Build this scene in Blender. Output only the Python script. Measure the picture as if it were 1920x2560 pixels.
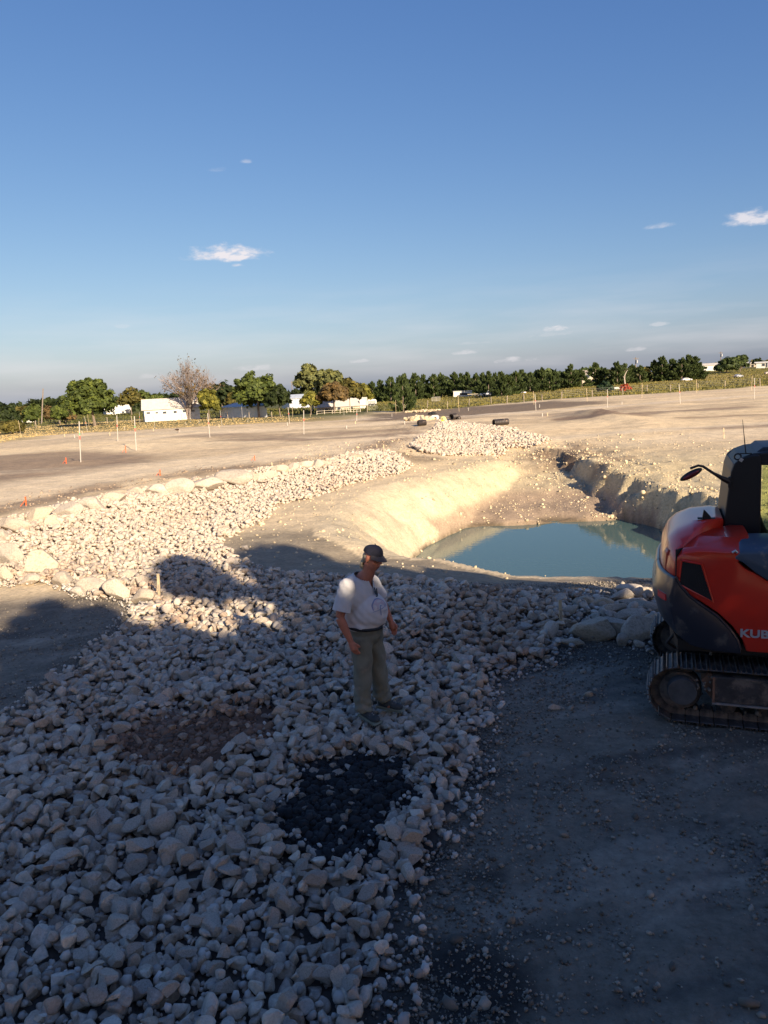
import bpy, bmesh, math, random
import numpy as np
from math import radians, sin, cos, pi, atan2, degrees
from mathutils import Vector, Matrix
from mathutils.bvhtree import BVHTree
for o in list(bpy.data.objects): bpy.data.objects.remove(o)
scene = bpy.context.scene
COL = scene.collection
rng = np.random.default_rng(7); random.seed(7)
# ------------------------------------------------------------------ camera
H = 3.35; PITCH = radians(9.6); ROLL = radians(3.0); F = 1848.0      # F in pixels of the 1920x2560 photograph
fw = np.array([0, cos(PITCH), -sin(PITCH)])
rt0 = np.array([1, 0, 0.]); up0 = np.array([0, sin(PITCH), cos(PITCH)])
rt = rt0*cos(ROLL) - up0*sin(ROLL); up = rt0*sin(ROLL) + up0*cos(ROLL)
cd = bpy.data.cameras.new('camera'); cam = bpy.data.objects.new('camera', cd); COL.objects.link(cam)
cam.matrix_world = Matrix(((rt[0], up[0], -fw[0], 0), (rt[1], up[1], -fw[1], 0), (rt[2], up[2], -fw[2], H), (0, 0, 0, 1)))
cd.sensor_fit = 'VERTICAL'; cd.sensor_height = 24; cd.sensor_width = 18; cd.lens = 24*F/2560
cd.clip_start = 0.1; cd.clip_end = 9000
scene.camera = cam
scene.render.resolution_x = 768; scene.render.resolution_y = 1024
# ------------------------------------------------------------------ light
SUN_AZ, SUN_EL = radians(150), radians(22)      # azimuth clockwise from +Y
to_sun = Vector((sin(SUN_AZ)*cos(SUN_EL), cos(SUN_AZ)*cos(SUN_EL), sin(SUN_EL)))
sd = bpy.data.lights.new('sun', 'SUN'); sd.energy = 4.7; sd.angle = radians(0.55); sd.color = (1, .83, .61)
sun = bpy.data.objects.new('sun', sd); COL.objects.link(sun)
sun.rotation_euler = (-to_sun).to_track_quat('-Z', 'Y').to_euler(); sun.location = (20, -30, 30)
SKY_STRENGTH = 0.062
EXPOSURE = 1.0
vs = scene.view_settings; vs.view_transform = 'Standard'; vs.look = 'None'; vs.gamma = 1; vs.use_curve_mapping = False; vs.exposure = EXPOSURE
world = bpy.data.worlds.new('World'); scene.world = world; world.use_nodes = True

def pix(px, py):
    return fw + rt*(px-960)/F + up*(1280-py)/F
def build_world():
    nt = world.node_tree; N = nt.nodes; L = nt.links; N.clear()
    out = N.new('ShaderNodeOutputWorld'); bg = N.new('ShaderNodeBackground'); bg.inputs[1].default_value = SKY_STRENGTH
    sky = N.new('ShaderNodeTexSky'); sky.sky_type = 'NISHITA'; sky.sun_disc = False
    sky.sun_elevation = SUN_EL; sky.sun_rotation = SUN_AZ; sky.air_density = 1.0; sky.dust_density = 1.2; sky.ozone_density = 2.2; sky.altitude = 150
    tc = N.new('ShaderNodeTexCoord'); sep = N.new('ShaderNodeSeparateXYZ'); L.new(tc.outputs['Generated'], sep.inputs[0])
    def m(op, a, b=None, c=None, clamp=False):
        n = N.new('ShaderNodeMath'); n.operation = op; n.use_clamp = clamp
        for i, v in enumerate((a, b, c)):
            if v is None: continue
            if isinstance(v, (int, float)): n.inputs[i].default_value = v
            else: L.new(v, n.inputs[i])
        return n.outputs[0]
    az = m('ARCTAN2', sep.outputs[0], sep.outputs[1]); el = m('ARCSINE', sep.outputs[2])
    comb = N.new('ShaderNodeCombineXYZ'); L.new(az, comb.inputs[0]); L.new(m('MULTIPLY', el, 2.4), comb.inputs[1])
    nz = N.new('ShaderNodeTexNoise'); nz.inputs['Scale'].default_value = 46; nz.inputs['Detail'].default_value = 7; nz.inputs['Roughness'].default_value = .6
    L.new(comb.outputs[0], nz.inputs['Vector'])
    nz2 = N.new('ShaderNodeTexNoise'); nz2.inputs['Scale'].default_value = 5; nz2.inputs['Detail'].default_value = 5
    mp = N.new('ShaderNodeMapping'); mp.inputs['Scale'].default_value = (1, 3.2, 1); L.new(comb.outputs[0], mp.inputs[0]); L.new(mp.outputs[0], nz2.inputs['Vector'])
    total = None
    for px, py, wx, wy, s in [(572, 640, 92, 27, .95), (520, 647, 62, 12, .8), (596, 664, 18, 6, .5), (615, 405, 15, 7, .3), (545, 425, 22, 8, .12), (1888, 549, 66, 25, .8), (1645, 567, 36, 9, .33),
                              (1387, 823, 34, 12, .65), (1645, 811, 24, 8, .35), (1160, 883, 36, 9, .42), (1270, 903, 36, 11, .5), (1335, 901, 30, 9, .4),
                              (1590, 875, 26, 8, .42), (900, 903, 30, 10, .35), (640, 922, 52, 12, .4), (300, 818, 44, 7, .22), (1200, 857, 60, 6, .15), (370, 942, 40, 10, .25), (1370, 838, 80, 9, .2)]:
        d = pix(px, py); d = d/np.linalg.norm(d); a0 = atan2(d[0], d[1]); e0 = math.asin(d[2]); k = 1/F*1.02
        # flat undersides: the lower half falls off faster
        dx = m('DIVIDE', m('SUBTRACT', az, a0), wx*k); dy = m('DIVIDE', m('SUBTRACT', el, e0), wy*k)
        dyb = m('MULTIPLY', dy, m('ADD', 1.0, m('LESS_THAN', dy, 0.0)))
        r2 = m('ADD', m('MULTIPLY', dx, dx), m('MULTIPLY', dyb, dyb))
        v = m('MULTIPLY', m('SUBTRACT', m('ADD', 1.15, m('MULTIPLY', m('SUBTRACT', nz.outputs[0], .5), 3.2)), r2, clamp=False), .9, clamp=True)
        v = m('MULTIPLY', v, m('MULTIPLY', v, s))
        total = v if total is None else m('MAXIMUM', total, v)
    # faint streaky veil low over the horizon, all the way round
    band = m('MULTIPLY', m('SUBTRACT', 1.0, m('DIVIDE', m('ABSOLUTE', m('SUBTRACT', el, .045)), .10), clamp=True), m('MULTIPLY', m('SUBTRACT', nz2.outputs[0], .42), 2.2, clamp=True), clamp=True)
    total = m('MAXIMUM', total, m('MULTIPLY', band, .42))
    def tone(c):      # white balance of the phone: gentle per-channel response, same for the whole sky
        sp = N.new('ShaderNodeSeparateColor'); L.new(c, sp.inputs[0]); cb = N.new('ShaderNodeCombineColor')
        L.new(m('MULTIPLY', m('POWER', sp.outputs[0], 1.15), .655), cb.inputs[0])
        L.new(m('MULTIPLY', m('POWER', sp.outputs[1], .94), .905), cb.inputs[1])
        L.new(m('MULTIPLY', m('POWER', sp.outputs[2], .62), 1.86), cb.inputs[2]); return cb.outputs[0]
    mix = N.new('ShaderNodeMixRGB'); L.new(total, mix.inputs[0])
    hs = N.new('ShaderNodeHueSaturation'); hs.inputs['Saturation'].default_value = SKY_SAT; hs.inputs['Value'].default_value = 1
    L.new(sky.outputs[0], hs.inputs['Color']); L.new(hs.outputs[0], mix.inputs[1])
    mix.inputs[2].default_value = CLOUD_COL
    tint = N.new('ShaderNodeMixRGB'); tint.blend_type = 'MULTIPLY'; tint.inputs[0].default_value = 1; L.new(tone(hs.outputs[0]), tint.inputs[1]); tint.inputs[2].default_value = SKY_TINT; L.new(tint.outputs[0], mix.inputs[1])
    L.new(mix.outputs[0], bg.inputs[0]); L.new(bg.outputs[0], out.inputs[0])
SKY_SAT = 1.0
SKY_TINT = (1, 1, 1, 1)
CLOUD_COL = (7.2, 6.8, 7.0, 1)
build_world()

# ------------------------------------------------------------------ helpers
def nodes_mat(name):
    m = bpy.data.materials.new(name); m.use_nodes = True
    nt = m.node_tree; nt.nodes.clear()
    out = nt.nodes.new('ShaderNodeOutputMaterial'); b = nt.nodes.new('ShaderNodeBsdfPrincipled')
    nt.links.new(b.outputs[0], out.inputs[0])
    return m, nt, b, out
def noise(nt, scale, detail=5, rough=.6, coord='Object', stretch=None):
    tc = nt.nodes.new('ShaderNodeTexCoord'); n = nt.nodes.new('ShaderNodeTexNoise')
    n.inputs['Scale'].default_value = scale; n.inputs['Detail'].default_value = detail; n.inputs['Roughness'].default_value = rough
    if stretch:
        mp = nt.nodes.new('ShaderNodeMapping'); mp.inputs['Scale'].default_value = stretch
        nt.links.new(tc.outputs[coord], mp.inputs[0]); nt.links.new(mp.outputs[0], n.inputs['Vector'])
    else: nt.links.new(tc.outputs[coord], n.inputs['Vector'])
    return n
def ramp(nt, src, stops):
    r = nt.nodes.new('ShaderNodeValToRGB'); nt.links.new(src, r.inputs[0])
    while len(r.color_ramp.elements) < len(stops): r.color_ramp.elements.new(.5)
    for e, (p, c) in zip(r.color_ramp.elements, stops):
        e.position = p; e.color = (*c, 1) if len(c) == 3 else c
    return r.outputs[0]
def mixc(nt, f, a, b, mode='MIX'):
    n = nt.nodes.new('ShaderNodeMixRGB'); n.blend_type = mode
    for i, v in enumerate((f, a, b)):
        if isinstance(v, (int, float)): n.inputs[i].default_value = v
        elif isinstance(v, tuple): n.inputs[i].default_value = (*v, 1) if len(v) == 3 else v
        else: nt.links.new(v, n.inputs[i])
    return n.outputs[0]
def bump(nt, b, src, strength, dist=.01, prev=None):
    n = nt.nodes.new('ShaderNodeBump'); n.inputs['Strength'].default_value = strength; n.inputs['Distance'].default_value = dist
    nt.links.new(src, n.inputs['Height'])
    if prev is not None: nt.links.new(prev, n.inputs['Normal'])
    nt.links.new(n.outputs[0], b.inputs['Normal']); return n.outputs[0]
def M(name, col, rough=.7, var=.25, scale=6, bmp=.2, bscale=60, bdist=.004, metal=0, dirt=None, dirt_amt=.5, dirt_scale=4, spec=.4, coat=0, stretch=None, island=0):
    m, nt, b, out = nodes_mat(name)
    n = noise(nt, scale, stretch=stretch)
    lo = tuple(c*(1-var) for c in col); hi = tuple(min(1, c*(1+var)) for c in col)
    c = ramp(nt, n.outputs[0], [(.3, lo), (.7, hi)])
    if island:
        g = nt.nodes.new('ShaderNodeNewGeometry')
        f = ramp(nt, g.outputs['Random Per Island'], [(0, (1-island,)*3), (1, (1+island,)*3)])
        c = mixc(nt, 1.0, c, f, 'MULTIPLY')
    if dirt:
        n2 = noise(nt, dirt_scale, 7, .65)
        f = ramp(nt, n2.outputs[0], [(.62-dirt_amt*.3, (0, 0, 0)), (.72-dirt_amt*.2, (1, 1, 1))])
        c = mixc(nt, f, c, dirt)
        rr = ramp(nt, f, [(0, (rough,)*3), (1, (.9,)*3)]); nt.links.new(rr, b.inputs['Roughness'])
    else: b.inputs['Roughness'].default_value = rough
    nt.links.new(c, b.inputs['Base Color'])
    b.inputs['Metallic'].default_value = metal
    b.inputs['Specular IOR Level'].default_value = spec
    b.inputs['Coat Weight'].default_value = coat; b.inputs['Coat Roughness'].default_value = .12
    if bmp: bump(nt, b, noise(nt, bscale, 4).outputs[0], bmp, bdist)
    return m

def mesh_np(name, V, Fc, smooth=False, colors=None):
    me = bpy.data.meshes.new(name)
    V = np.asarray(V, np.float32); Fc = np.asarray(Fc, np.int32)
    me.vertices.add(len(V)); me.vertices.foreach_set('co', V.ravel())
    k = Fc.shape[1]; me.loops.add(Fc.size); me.loops.foreach_set('vertex_index', Fc.ravel())
    me.polygons.add(len(Fc)); me.polygons.foreach_set('loop_start', np.arange(0, Fc.size, k, dtype=np.int32))
    me.polygons.foreach_set('loop_total', np.full(len(Fc), k, np.int32))
    if smooth: me.polygons.foreach_set('use_smooth', np.ones(len(Fc), bool))
    me.update(calc_edges=True)
    if colors is not None:
        a = me.color_attributes.new('scol', 'FLOAT_COLOR', 'POINT')
        c = np.ones((len(V), 4), np.float32); c[:, :3] = colors; a.data.foreach_set('color', c.ravel())
    return me
def link(name, me, mat=None, parent=None, loc=None, rot=None, scale=None):
    o = bpy.data.objects.new(name, me); COL.objects.link(o)
    if mat is not None and me is not None and len(me.materials) == 0: me.materials.append(mat)
    if parent is not None: o.parent = parent
    if loc is not None: o.location = loc
    if rot is not None: o.rotation_euler = rot
    if scale is not None: o.scale = scale
    return o
def thing(o, label, cat, group=None):
    o['label'] = label; o['category'] = cat
    if group: o['group'] = group
    return o
def empty(name, loc, rz=0, label=None, cat=None, group=None):
    o = link(name, None, loc=loc, rot=(0, 0, rz)); o.empty_display_size = .2
    if label: thing(o, label, cat, group)
    return o
def struct(o): o['kind'] = 'structure'; return o
def stuff(o): o['kind'] = 'stuff'; return o
def copy_tree(o, parent=None):
    c = o.copy(); COL.objects.link(c); c.parent = parent
    for ch in list(o.children): copy_tree(ch, c)
    return c

class MB:
    """collects shapes into one mesh"""
    def __init__(s): s.v = []; s.f = []; s.n = 0
    def add(s, V, Fs):
        s.v.extend([tuple(map(float, p)) for p in V]); s.f.extend([tuple(i+s.n for i in f) for f in Fs]); s.n += len(V); return s
    def box(s, c, d, rz=0, ry=0, rx=0, taper=1.0):
        R = Matrix.Rotation(rz, 3, 'Z') @ Matrix.Rotation(ry, 3, 'Y') @ Matrix.Rotation(rx, 3, 'X')
        V = []
        for z in (-.5, .5):
            t = taper if z > 0 else 1
            for x, y in ((-.5, -.5), (.5, -.5), (.5, .5), (-.5, .5)):
                V.append(Vector(c) + R @ Vector((x*d[0]*t, y*d[1]*t, z*d[2])))
        return s.add(V, [(3, 2, 1, 0), (4, 5, 6, 7), (0, 1, 5, 4), (1, 2, 6, 5), (2, 3, 7, 6), (3, 0, 4, 7)])
    def tube(s, pts, rad, n=8, cap=True):
        pts = [Vector(p) for p in pts]
        if not hasattr(rad, '__len__'): rad = [rad]*len(pts)
        V = []; prev = None
        for i, p in enumerate(pts):
            t = (pts[min(i+1, len(pts)-1)] - pts[max(i-1, 0)]).normalized()
            a = prev - t*prev.dot(t) if prev is not None else t.orthogonal()
            if a.length < 1e-6: a = t.orthogonal()
            a.normalize(); prev = a; b = t.cross(a)
            for k in range(n):
                q = 2*pi*k/n; V.append(p + a*cos(q)*rad[i] + b*sin(q)*rad[i])
        Fs = []
        for i in range(len(pts)-1):
            for k in range(n):
                k2 = (k+1) % n; Fs.append((i*n+k, i*n+k2, (i+1)*n+k2, (i+1)*n+k))
        if cap: Fs.append(tuple(range(n-1, -1, -1))); Fs.append(tuple((len(pts)-1)*n+k for k in range(n)))
        return s.add(V, Fs)
    def prism(s, poly, y0, y1, slices=1, deform=None):
        """poly in (x,z), extruded along y"""
        n = len(poly); V = []
        ys = [y0+(y1-y0)*i/slices for i in range(slices+1)]
        for y in ys:
            for x, z in poly:
                p = (x, y, z); V.append(deform(*p) if deform else p)
        Fs = []
        for i in range(slices):
            for k in range(n):
                k2 = (k+1) % n; Fs.append((i*n+k, i*n+k2, (i+1)*n+k2, (i+1)*n+k))
        Fs.append(tuple(range(n-1, -1, -1))); Fs.append(tuple(slices*n+k for k in range(n)))
        return s.add(V, Fs)
    def plate(s, poly, z0, z1):
        n = len(poly); V = [(x, y, z0) for x, y in poly] + [(x, y, z1) for x, y in poly]
        return s.add(V, [tuple(range(n-1, -1, -1)), tuple(range(n, 2*n))] + [(k, (k+1) % n, n+(k+1) % n, n+k) for k in range(n)])
    def lathe(s, prof, n=16, c=(0, 0, 0), axis='z', cap=True):
        V = []
        for r, h in prof:
            for k in range(n):
                q = 2*pi*k/n; a, b = r*cos(q), r*sin(q)
                V.append({'z': (c[0]+a, c[1]+b, c[2]+h), 'y': (c[0]+a, c[1]+h, c[2]+b), 'x': (c[0]+h, c[1]+a, c[2]+b)}[axis])
        Fs = [(i*n+k, i*n+(k+1) % n, (i+1)*n+(k+1) % n, (i+1)*n+k) for i in range(len(prof)-1) for k in range(n)]
        if cap: Fs += [tuple(range(n-1, -1, -1)), tuple((len(prof)-1)*n+k for k in range(n))]
        return s.add(V, Fs)
    def ball(s, c, r, seg=16, rings=10, R=None):
        V = []
        for i in range(rings+1):
            th = pi*i/rings
            for k in range(seg):
                q = 2*pi*k/seg; p = Vector((sin(th)*cos(q)*r[0], sin(th)*sin(q)*r[1], cos(th)*r[2]))
                V.append(Vector(c) + (R @ p if R else p))
        Fs = [(i*seg+k, (i+1)*seg+k, (i+1)*seg+(k+1) % seg, i*seg+(k+1) % seg) for i in range(rings) for k in range(seg)]
        return s.add(V, Fs)
    def mesh(s, name, smooth=False, bevel=0, segs=2, weld=False):
        me = bpy.data.meshes.new(name); me.from_pydata(s.v, [], s.f); me.update()
        bm = bmesh.new(); bm.from_mesh(me)
        if weld: bmesh.ops.remove_doubles(bm, verts=bm.verts, dist=1e-5)
        bmesh.ops.recalc_face_normals(bm, faces=bm.faces)
        if bevel:
            es = [e for e in bm.edges if len(e.link_faces) == 2 and e.calc_face_angle(0) > radians(25)]
            bmesh.ops.bevel(bm, geom=es, offset=bevel, segments=segs, affect='EDGES', clamp_overlap=True, profile=.5)
        for f in bm.faces: f.smooth = smooth
        if smooth:
            for e in bm.edges:
                if len(e.link_faces) == 2 and e.calc_face_angle(0) > radians(38): e.smooth = False
        bm.to_mesh(me); bm.free(); return me
    def build(s, name, mat, parent=None, loc=None, rot=None, **k):
        return link(name, s.mesh(name, **k), mat, parent, loc, rot)

# ------------------------------------------------------------------ noise and terrain
def hsh(ix, iy, seed=0):
    h = (ix.astype(np.int64)*374761393 + iy.astype(np.int64)*668265263 + seed*1442695041) & 0x7fffffff
    h = ((h ^ (h >> 13))*1274126177) & 0x7fffffff
    return ((h ^ (h >> 16)) & 0xffff)/65535.0
def vnoise(x, y, seed=0):
    ix = np.floor(x); iy = np.floor(y); fx = x-ix; fy = y-iy
    fx = fx*fx*fx*(fx*(fx*6-15)+10); fy = fy*fy*fy*(fy*(fy*6-15)+10)
    a = hsh(ix, iy, seed); b = hsh(ix+1, iy, seed); c = hsh(ix, iy+1, seed); d = hsh(ix+1, iy+1, seed)
    return (a+(b-a)*fx + (c-a+(a-b-c+d)*fx)*fy)*2-1
def fbm(x, y, octv=4, seed=0, gain=.5):
    x = np.asarray(x, float); y = np.asarray(y, float)
    s = 0; a = 1; t = 0
    for i in range(octv):
        c, sn = cos(.7*i), sin(.7*i)
        s = s + a*vnoise((x*c-y*sn)*2**i+i*17.3, (x*sn+y*c)*2**i-i*9.1, seed+i); t += a; a *= gain
    return s/t
def sst(a, b, x):
    t = np.clip((x-a)/(b-a), 0, 1); return t*t*(3-2*t)
def pdist(x, y, pl):
    best = np.full(np.shape(x), 1e9)
    for (x0, y0), (x1, y1) in zip(pl[:-1], pl[1:]):
        dx, dy = x1-x0, y1-y0; t = np.clip(((x-x0)*dx+(y-y0)*dy)/(dx*dx+dy*dy), 0, 1)
        best = np.minimum(best, np.hypot(x-x0-t*dx, y-y0-t*dy))
    return best
def inpoly(x, y, poly):
    x = np.asarray(x, float); y = np.asarray(y, float); c = np.zeros(x.shape, bool)
    for (x0, y0), (x1, y1) in zip(poly, poly[1:]+poly[:1]):
        if y0 == y1: continue
        c ^= ((y0 > y) != (y1 > y)) & (x < (x1-x0)*(y-y0)/(y1-y0)+x0)
    return c
def sdpoly(x, y, poly):
    d = pdist(x, y, poly+poly[:1]); return np.where(inpoly(x, y, poly), -d, d)
LEFT = [(5.2, 33.5), (1.9, 28.2), (-.9, 23.4), (-1.7, 19.9), (-1.5, 17.2), (-.3, 15.4)]
NEAR = [(-.3, 15.4), (1.1, 14.9), (2.3, 13.4), (3.4, 12.95), (4.6, 12.6), (7, 12.5), (9.9, 13.6)]
RIGHT = [(9.9, 13.6), (10.1, 17), (10.0, 21.5), (9.4, 25.4), (9.1, 30), (8.5, 37)]
PIT = LEFT + NEAR[1:] + RIGHT[1:] + [(7, 41), (5.6, 38)]
CREST = [(-60, 8), (-25, 12), (-14, 16), (-9.9, 18.8), (-9, 23.5), (-6.4, 27.3), (-2.4, 30.3), (.2, 34.3), (2, 40), (4, 60)]
WATER_Z = -1.70
BROWN = []; BLACK = []; MOUND = []
def smax(a, b, k=.12):
    h = np.clip(.5+.5*(a-b)/k, 0, 1); return b+(a-b)*h + k*h*(1-h)
def base_z(x, y):
    x = np.asarray(x, float); y = np.asarray(y, float)
    Y = np.maximum(y, 1.0); u = x/np.maximum(Y, 20)
    behind_crest = x - np.interp(y, [p[1] for p in CREST], [p[0] for p in CREST])
    d = pdist(x, y, CREST)*np.where(behind_crest < 0, 1, -1)
    z = .45*sst(-5, 0, d)*sst(13, 16, y)
    z = np.maximum(z, .30*sst(34, 46, y))
    uu = sst(0, .32, u)
    z = z + sst(55, 140, Y)*((-1.9+1.75*uu)-z) + sst(150, 400, Y)*3.9*sst(.05, .42, u)
    z = z - .9*sst(450, 1500, Y)
    z = z - (.45-.30*sst(24, 31, y))*np.exp(-(pdist(x, y, RIGHT)/4.5)**2)*sst(11.5, 15, y)
    z = z - .18*np.exp(-(pdist(x, y, NEAR)/1.3)**2)
    z = z + 3*sst(-6, -30, y)*0
    return z
def Tz(x, y):
    x = np.asarray(x, float); y = np.asarray(y, float)
    z0 = base_z(x, y)
    inside = inpoly(x, y, PIT)
    n1 = fbm(x*.9, y*.9, 4, 3)
    dl = pdist(x, y, LEFT) + .15*n1
    dn = pdist(x, y, NEAR) + .15*n1
    gul = np.abs(fbm(x*.35+y*.1, y*1.1, 4, 11))
    dr = pdist(x, y, RIGHT) + .55*fbm(x*.5, y*.8, 3, 5) + .55*gul - .25
    fl = np.interp(y, [0, 25.1, 25.6, 26.5, 28, 31, 35.5, 40, 60], [-2.4, -2.3, -1.64, -1.52, -1.36, -1.0, -.40, .12, .3])
    fl = fl + .1*fbm(x*.7, y*.7, 4, 21)*sst(24, 26, y) + .10*np.sin(x*2.3+y*1.1)*np.exp(-((y-26)/.8)**2)
    zl = z0 - .335*np.maximum(dl, 0)**2 - .05*dl
    zn = z0 - .9*np.maximum(dn-.1, 0)
    zr = z0 - 1.9*np.maximum(dr, 0)
    zp = smax(smax(smax(fl, zl), zn), zr, .08)
    z = np.where(inside, np.minimum(zp, z0+.03), z0)
    # relief
    z = z + .07*fbm(x*.07+3, y*.45, 4, 35)*sst(26, 34, y)*sst(190, 120, y)
    nearpit = np.exp(-(pdist(x, y, RIGHT)/3.0)**2)*sst(12, 16, y)
    z = z + .06*fbm(x*.35, y*.35, 3, 31)*(1+y*.01) + .016*fbm(x*2.2, y*2.2, 4, 41)
    z = z + nearpit*(.16*fbm(x*1.5, y*1.5, 5, 51, .6)+.06*np.abs(fbm(x*4, y*4, 3, 52)))
    crest = np.exp(-((pdist(x, y, CREST)-1.0)/1.4)**2)*sst(12, 17, y)*np.where(y < 60, 1, 0)
    z = z + crest*(.10*fbm(x*1.3, y*1.3, 5, 61, .6))
    z = z + .022*fbm(x*.9+y*.35, y*4.2-x*1.3, 4, 55, .6)*sst(.5, 2.5, x)*sst(10, 7, y) + .030*np.abs(fbm(x*2.6, y*2.6, 5, 57, .75))*sst(13, 10, y)
    for (ax_, ay_, bx_, by_) in ((1.9, 6.35, 4.6, 5.15), (1.2, 5.2, 4.2, 4.3), (2.2, 3.9, 5.2, 3.2)):      # prints of the tracks
        L_ = math.hypot(bx_-ax_, by_-ay_); s_ = ((x-ax_)*(bx_-ax_)+(y-ay_)*(by_-ay_))/L_
        z = z + .016*np.sin(s_*2*pi/.21)*np.exp(-(pdist(x, y, [(ax_, ay_), (bx_, by_)])/.20)**4)*(.6+.6*fbm(x*1.5, y*1.5, 2, 77))
    if BROWN: z = z + .07*sst(.25, -.25, sdpoly(x, y, BROWN)) + .05*sst(.3, -.2, sdpoly(x, y, BLACK))
    for (mx, my, rx, ry, h) in MOUND:
        q = ((x-mx)/rx)**2+((y-my)/ry)**2
        z = z + h*np.exp(-q*1.2)*(1+.25*fbm((x-mx)/rx*2+5, (y-my)/ry*2, 3, 71))
    return z
def hit(px, py, dz=0.0):
    """source pixel -> point on the ground"""
    d = pix(px, py)
    t = np.exp(np.linspace(math.log(2), math.log(2500), 2600))
    X = d[0]*t; Y = d[1]*t; Z = H+d[2]*t; g = Tz(X, Y)+dz
    k = np.argmax(Z < g)
    if Z[k] >= g[k]: k = len(t)-1
    if k == 0: return Vector((X[0], Y[0], g[0]))
    a = (Z[k-1]-g[k-1])/((Z[k-1]-g[k-1])-(Z[k]-g[k])+1e-12); tt = t[k-1]+(t[k]-t[k-1])*a
    return Vector((d[0]*tt, d[1]*tt, float(Tz(d[0]*tt, d[1]*tt))))
DS = 1920/1659
def hd(px, py): p = hit(px*DS, py*DS); return (p.x, p.y)
def depth(p): return float((np.array(p)-np.array([0, 0, H])) @ fw)
def mpp(p): return depth(p)/F          # metres per source pixel there
def zat(x, y): return float(Tz(np.array([x]), np.array([y]))[0])
# ------------------------------------------------------------------ ground sheet
BROWN_P = [hd(*p) for p in [(240, 1615), (300, 1575), (430, 1555), (560, 1540), (560, 1590), (510, 1625), (420, 1670), (330, 1655)]]
BLACK_P = [hd(*p) for p in [(640, 1700), (700, 1655), (760, 1645), (865, 1650), (885, 1715), (850, 1755), (800, 1790), (765, 1850), (700, 1830), (615, 1800), (605, 1765), (655, 1725)]]
APRON = [hd(*p) for p in [(-500, 2300), (-500, 1900), (-150, 1660), (0, 1590), (60, 1535), (130, 1470), (220, 1400), (278, 1345), (300, 1300), (200, 1292), (120, 1255), (0, 1268), (-300, 1275),
                          (-300, 1150), (0, 1135), (120, 1100), (220, 1075), (340, 1057), (450, 1037), (600, 1017), (700, 1002), (790, 980), (830, 976), (888, 1006), (870, 1022),
                          (740, 1052), (660, 1080), (600, 1090), (575, 1120), (530, 1140), (480, 1165), (500, 1205), (560, 1235), (640, 1245), (850, 1258), (1000, 1270), (1100, 1283),
                          (1240, 1286), (1410, 1288), (1560, 1320), (1560, 1390), (1410, 1400), (1300, 1375), (1215, 1372), (1180, 1430), (1110, 1445), (1040, 1480), (1025, 1600), (1000, 1700), (935, 1830),
                          (820, 1960), (855, 2060), (790, 2200), (770, 2300)]]
FIELD3 = [hd(*p) for p in [(882, 966), (935, 928), (950, 915), (1000, 917), (1060, 921), (1130, 936), (1188, 950), (1160, 962), (1100, 968), (1060, 984), (960, 984), (905, 977)]]
BROWN = BROWN_P; BLACK = BLACK_P
p = hit(1500, 1042); MOUND.append((p.x, p.y, 60*mpp(p), 8.0, .55))
p = hit(1075, 1062); MOUND.append((p.x, p.y, 2.5, 3.0, .22))
p = hit(320, 1118); MOUND.append((p.x, p.y, 2.2, 2.0, .22))
p = hit(195, 1160); MOUND.append((p.x, p.y, 1.6, 1.2, .15))
def axis_y():
    v = [1.0]
    while v[-1] < 5000: v.append(v[-1] + (max(.065, .0105*v[-1]) if v[-1] < 110 else .035*v[-1]))
    b = [0.0]
    while b[-1] > -200: b.append(b[-1] - max(1.0, .2*abs(b[-1])))
    return np.array(b[::-1]+v)
def axis_x():
    v = [0.0]
    while v[-1] < 4500: v.append(v[-1] + (max(.075, .0135*v[-1]) if v[-1] < 40 else .045*v[-1]))
    v = np.array(v); return np.concatenate([-v[:0:-1], v])
gx, gy = axis_x(), axis_y()
X, Y = np.meshgrid(gx, gy); Z = Tz(X, Y)
nx, ny = len(gx), len(gy)
V = np.stack([X, Y, Z], -1).reshape(-1, 3)
i = np.arange(nx*ny).reshape(ny, nx)
Fq = np.stack([i[:-1, :-1], i[:-1, 1:], i[1:, 1:], i[1:, :-1]], -1).reshape(-1, 4)
C = np.zeros(X.shape+(3,)); C[:] = (.70, .56, .365)
nz1 = fbm(X*.25, Y*.25, 4, 81); nz2 = fbm(X*.06, Y*.06, 3, 83)
def lay(mask, col):
    global C
    C = C*(1-mask[..., None]) + np.array(col)*mask[..., None]
def poly(pts, col, feather=.3, wob=.4, amt=1.0):
    P = [hd(*q) for q in pts]; cx = np.mean([q[1] for q in P])
    fs = feather; d = sdpoly(X, Y, P) + wob*fbm(X/(wob*3+.3), Y/(wob*3+.3), 4, 91)
    lay(sst(fs, -fs, d)*amt, col)
def strip(pts, w, col, feather=.5, amt=1.0, wob=.4):
    P = [hd(*q) for q in pts]; d = pdist(X, Y, P) - w + wob*fbm(X/(wob*4+.3), Y/(wob*4+.3), 4, 93)
    lay(sst(feather, -feather, d)*amt, col)
TAN = (.70, .56, .365); PALE = (.74, .61, .43); SOIL = (.21, .15, .11); DARK = (.235, .20, .155); DRY = (.42, .33, .17); GRASS = (.15, .14, .04); WEED = (.10, .11, .035)
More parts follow.
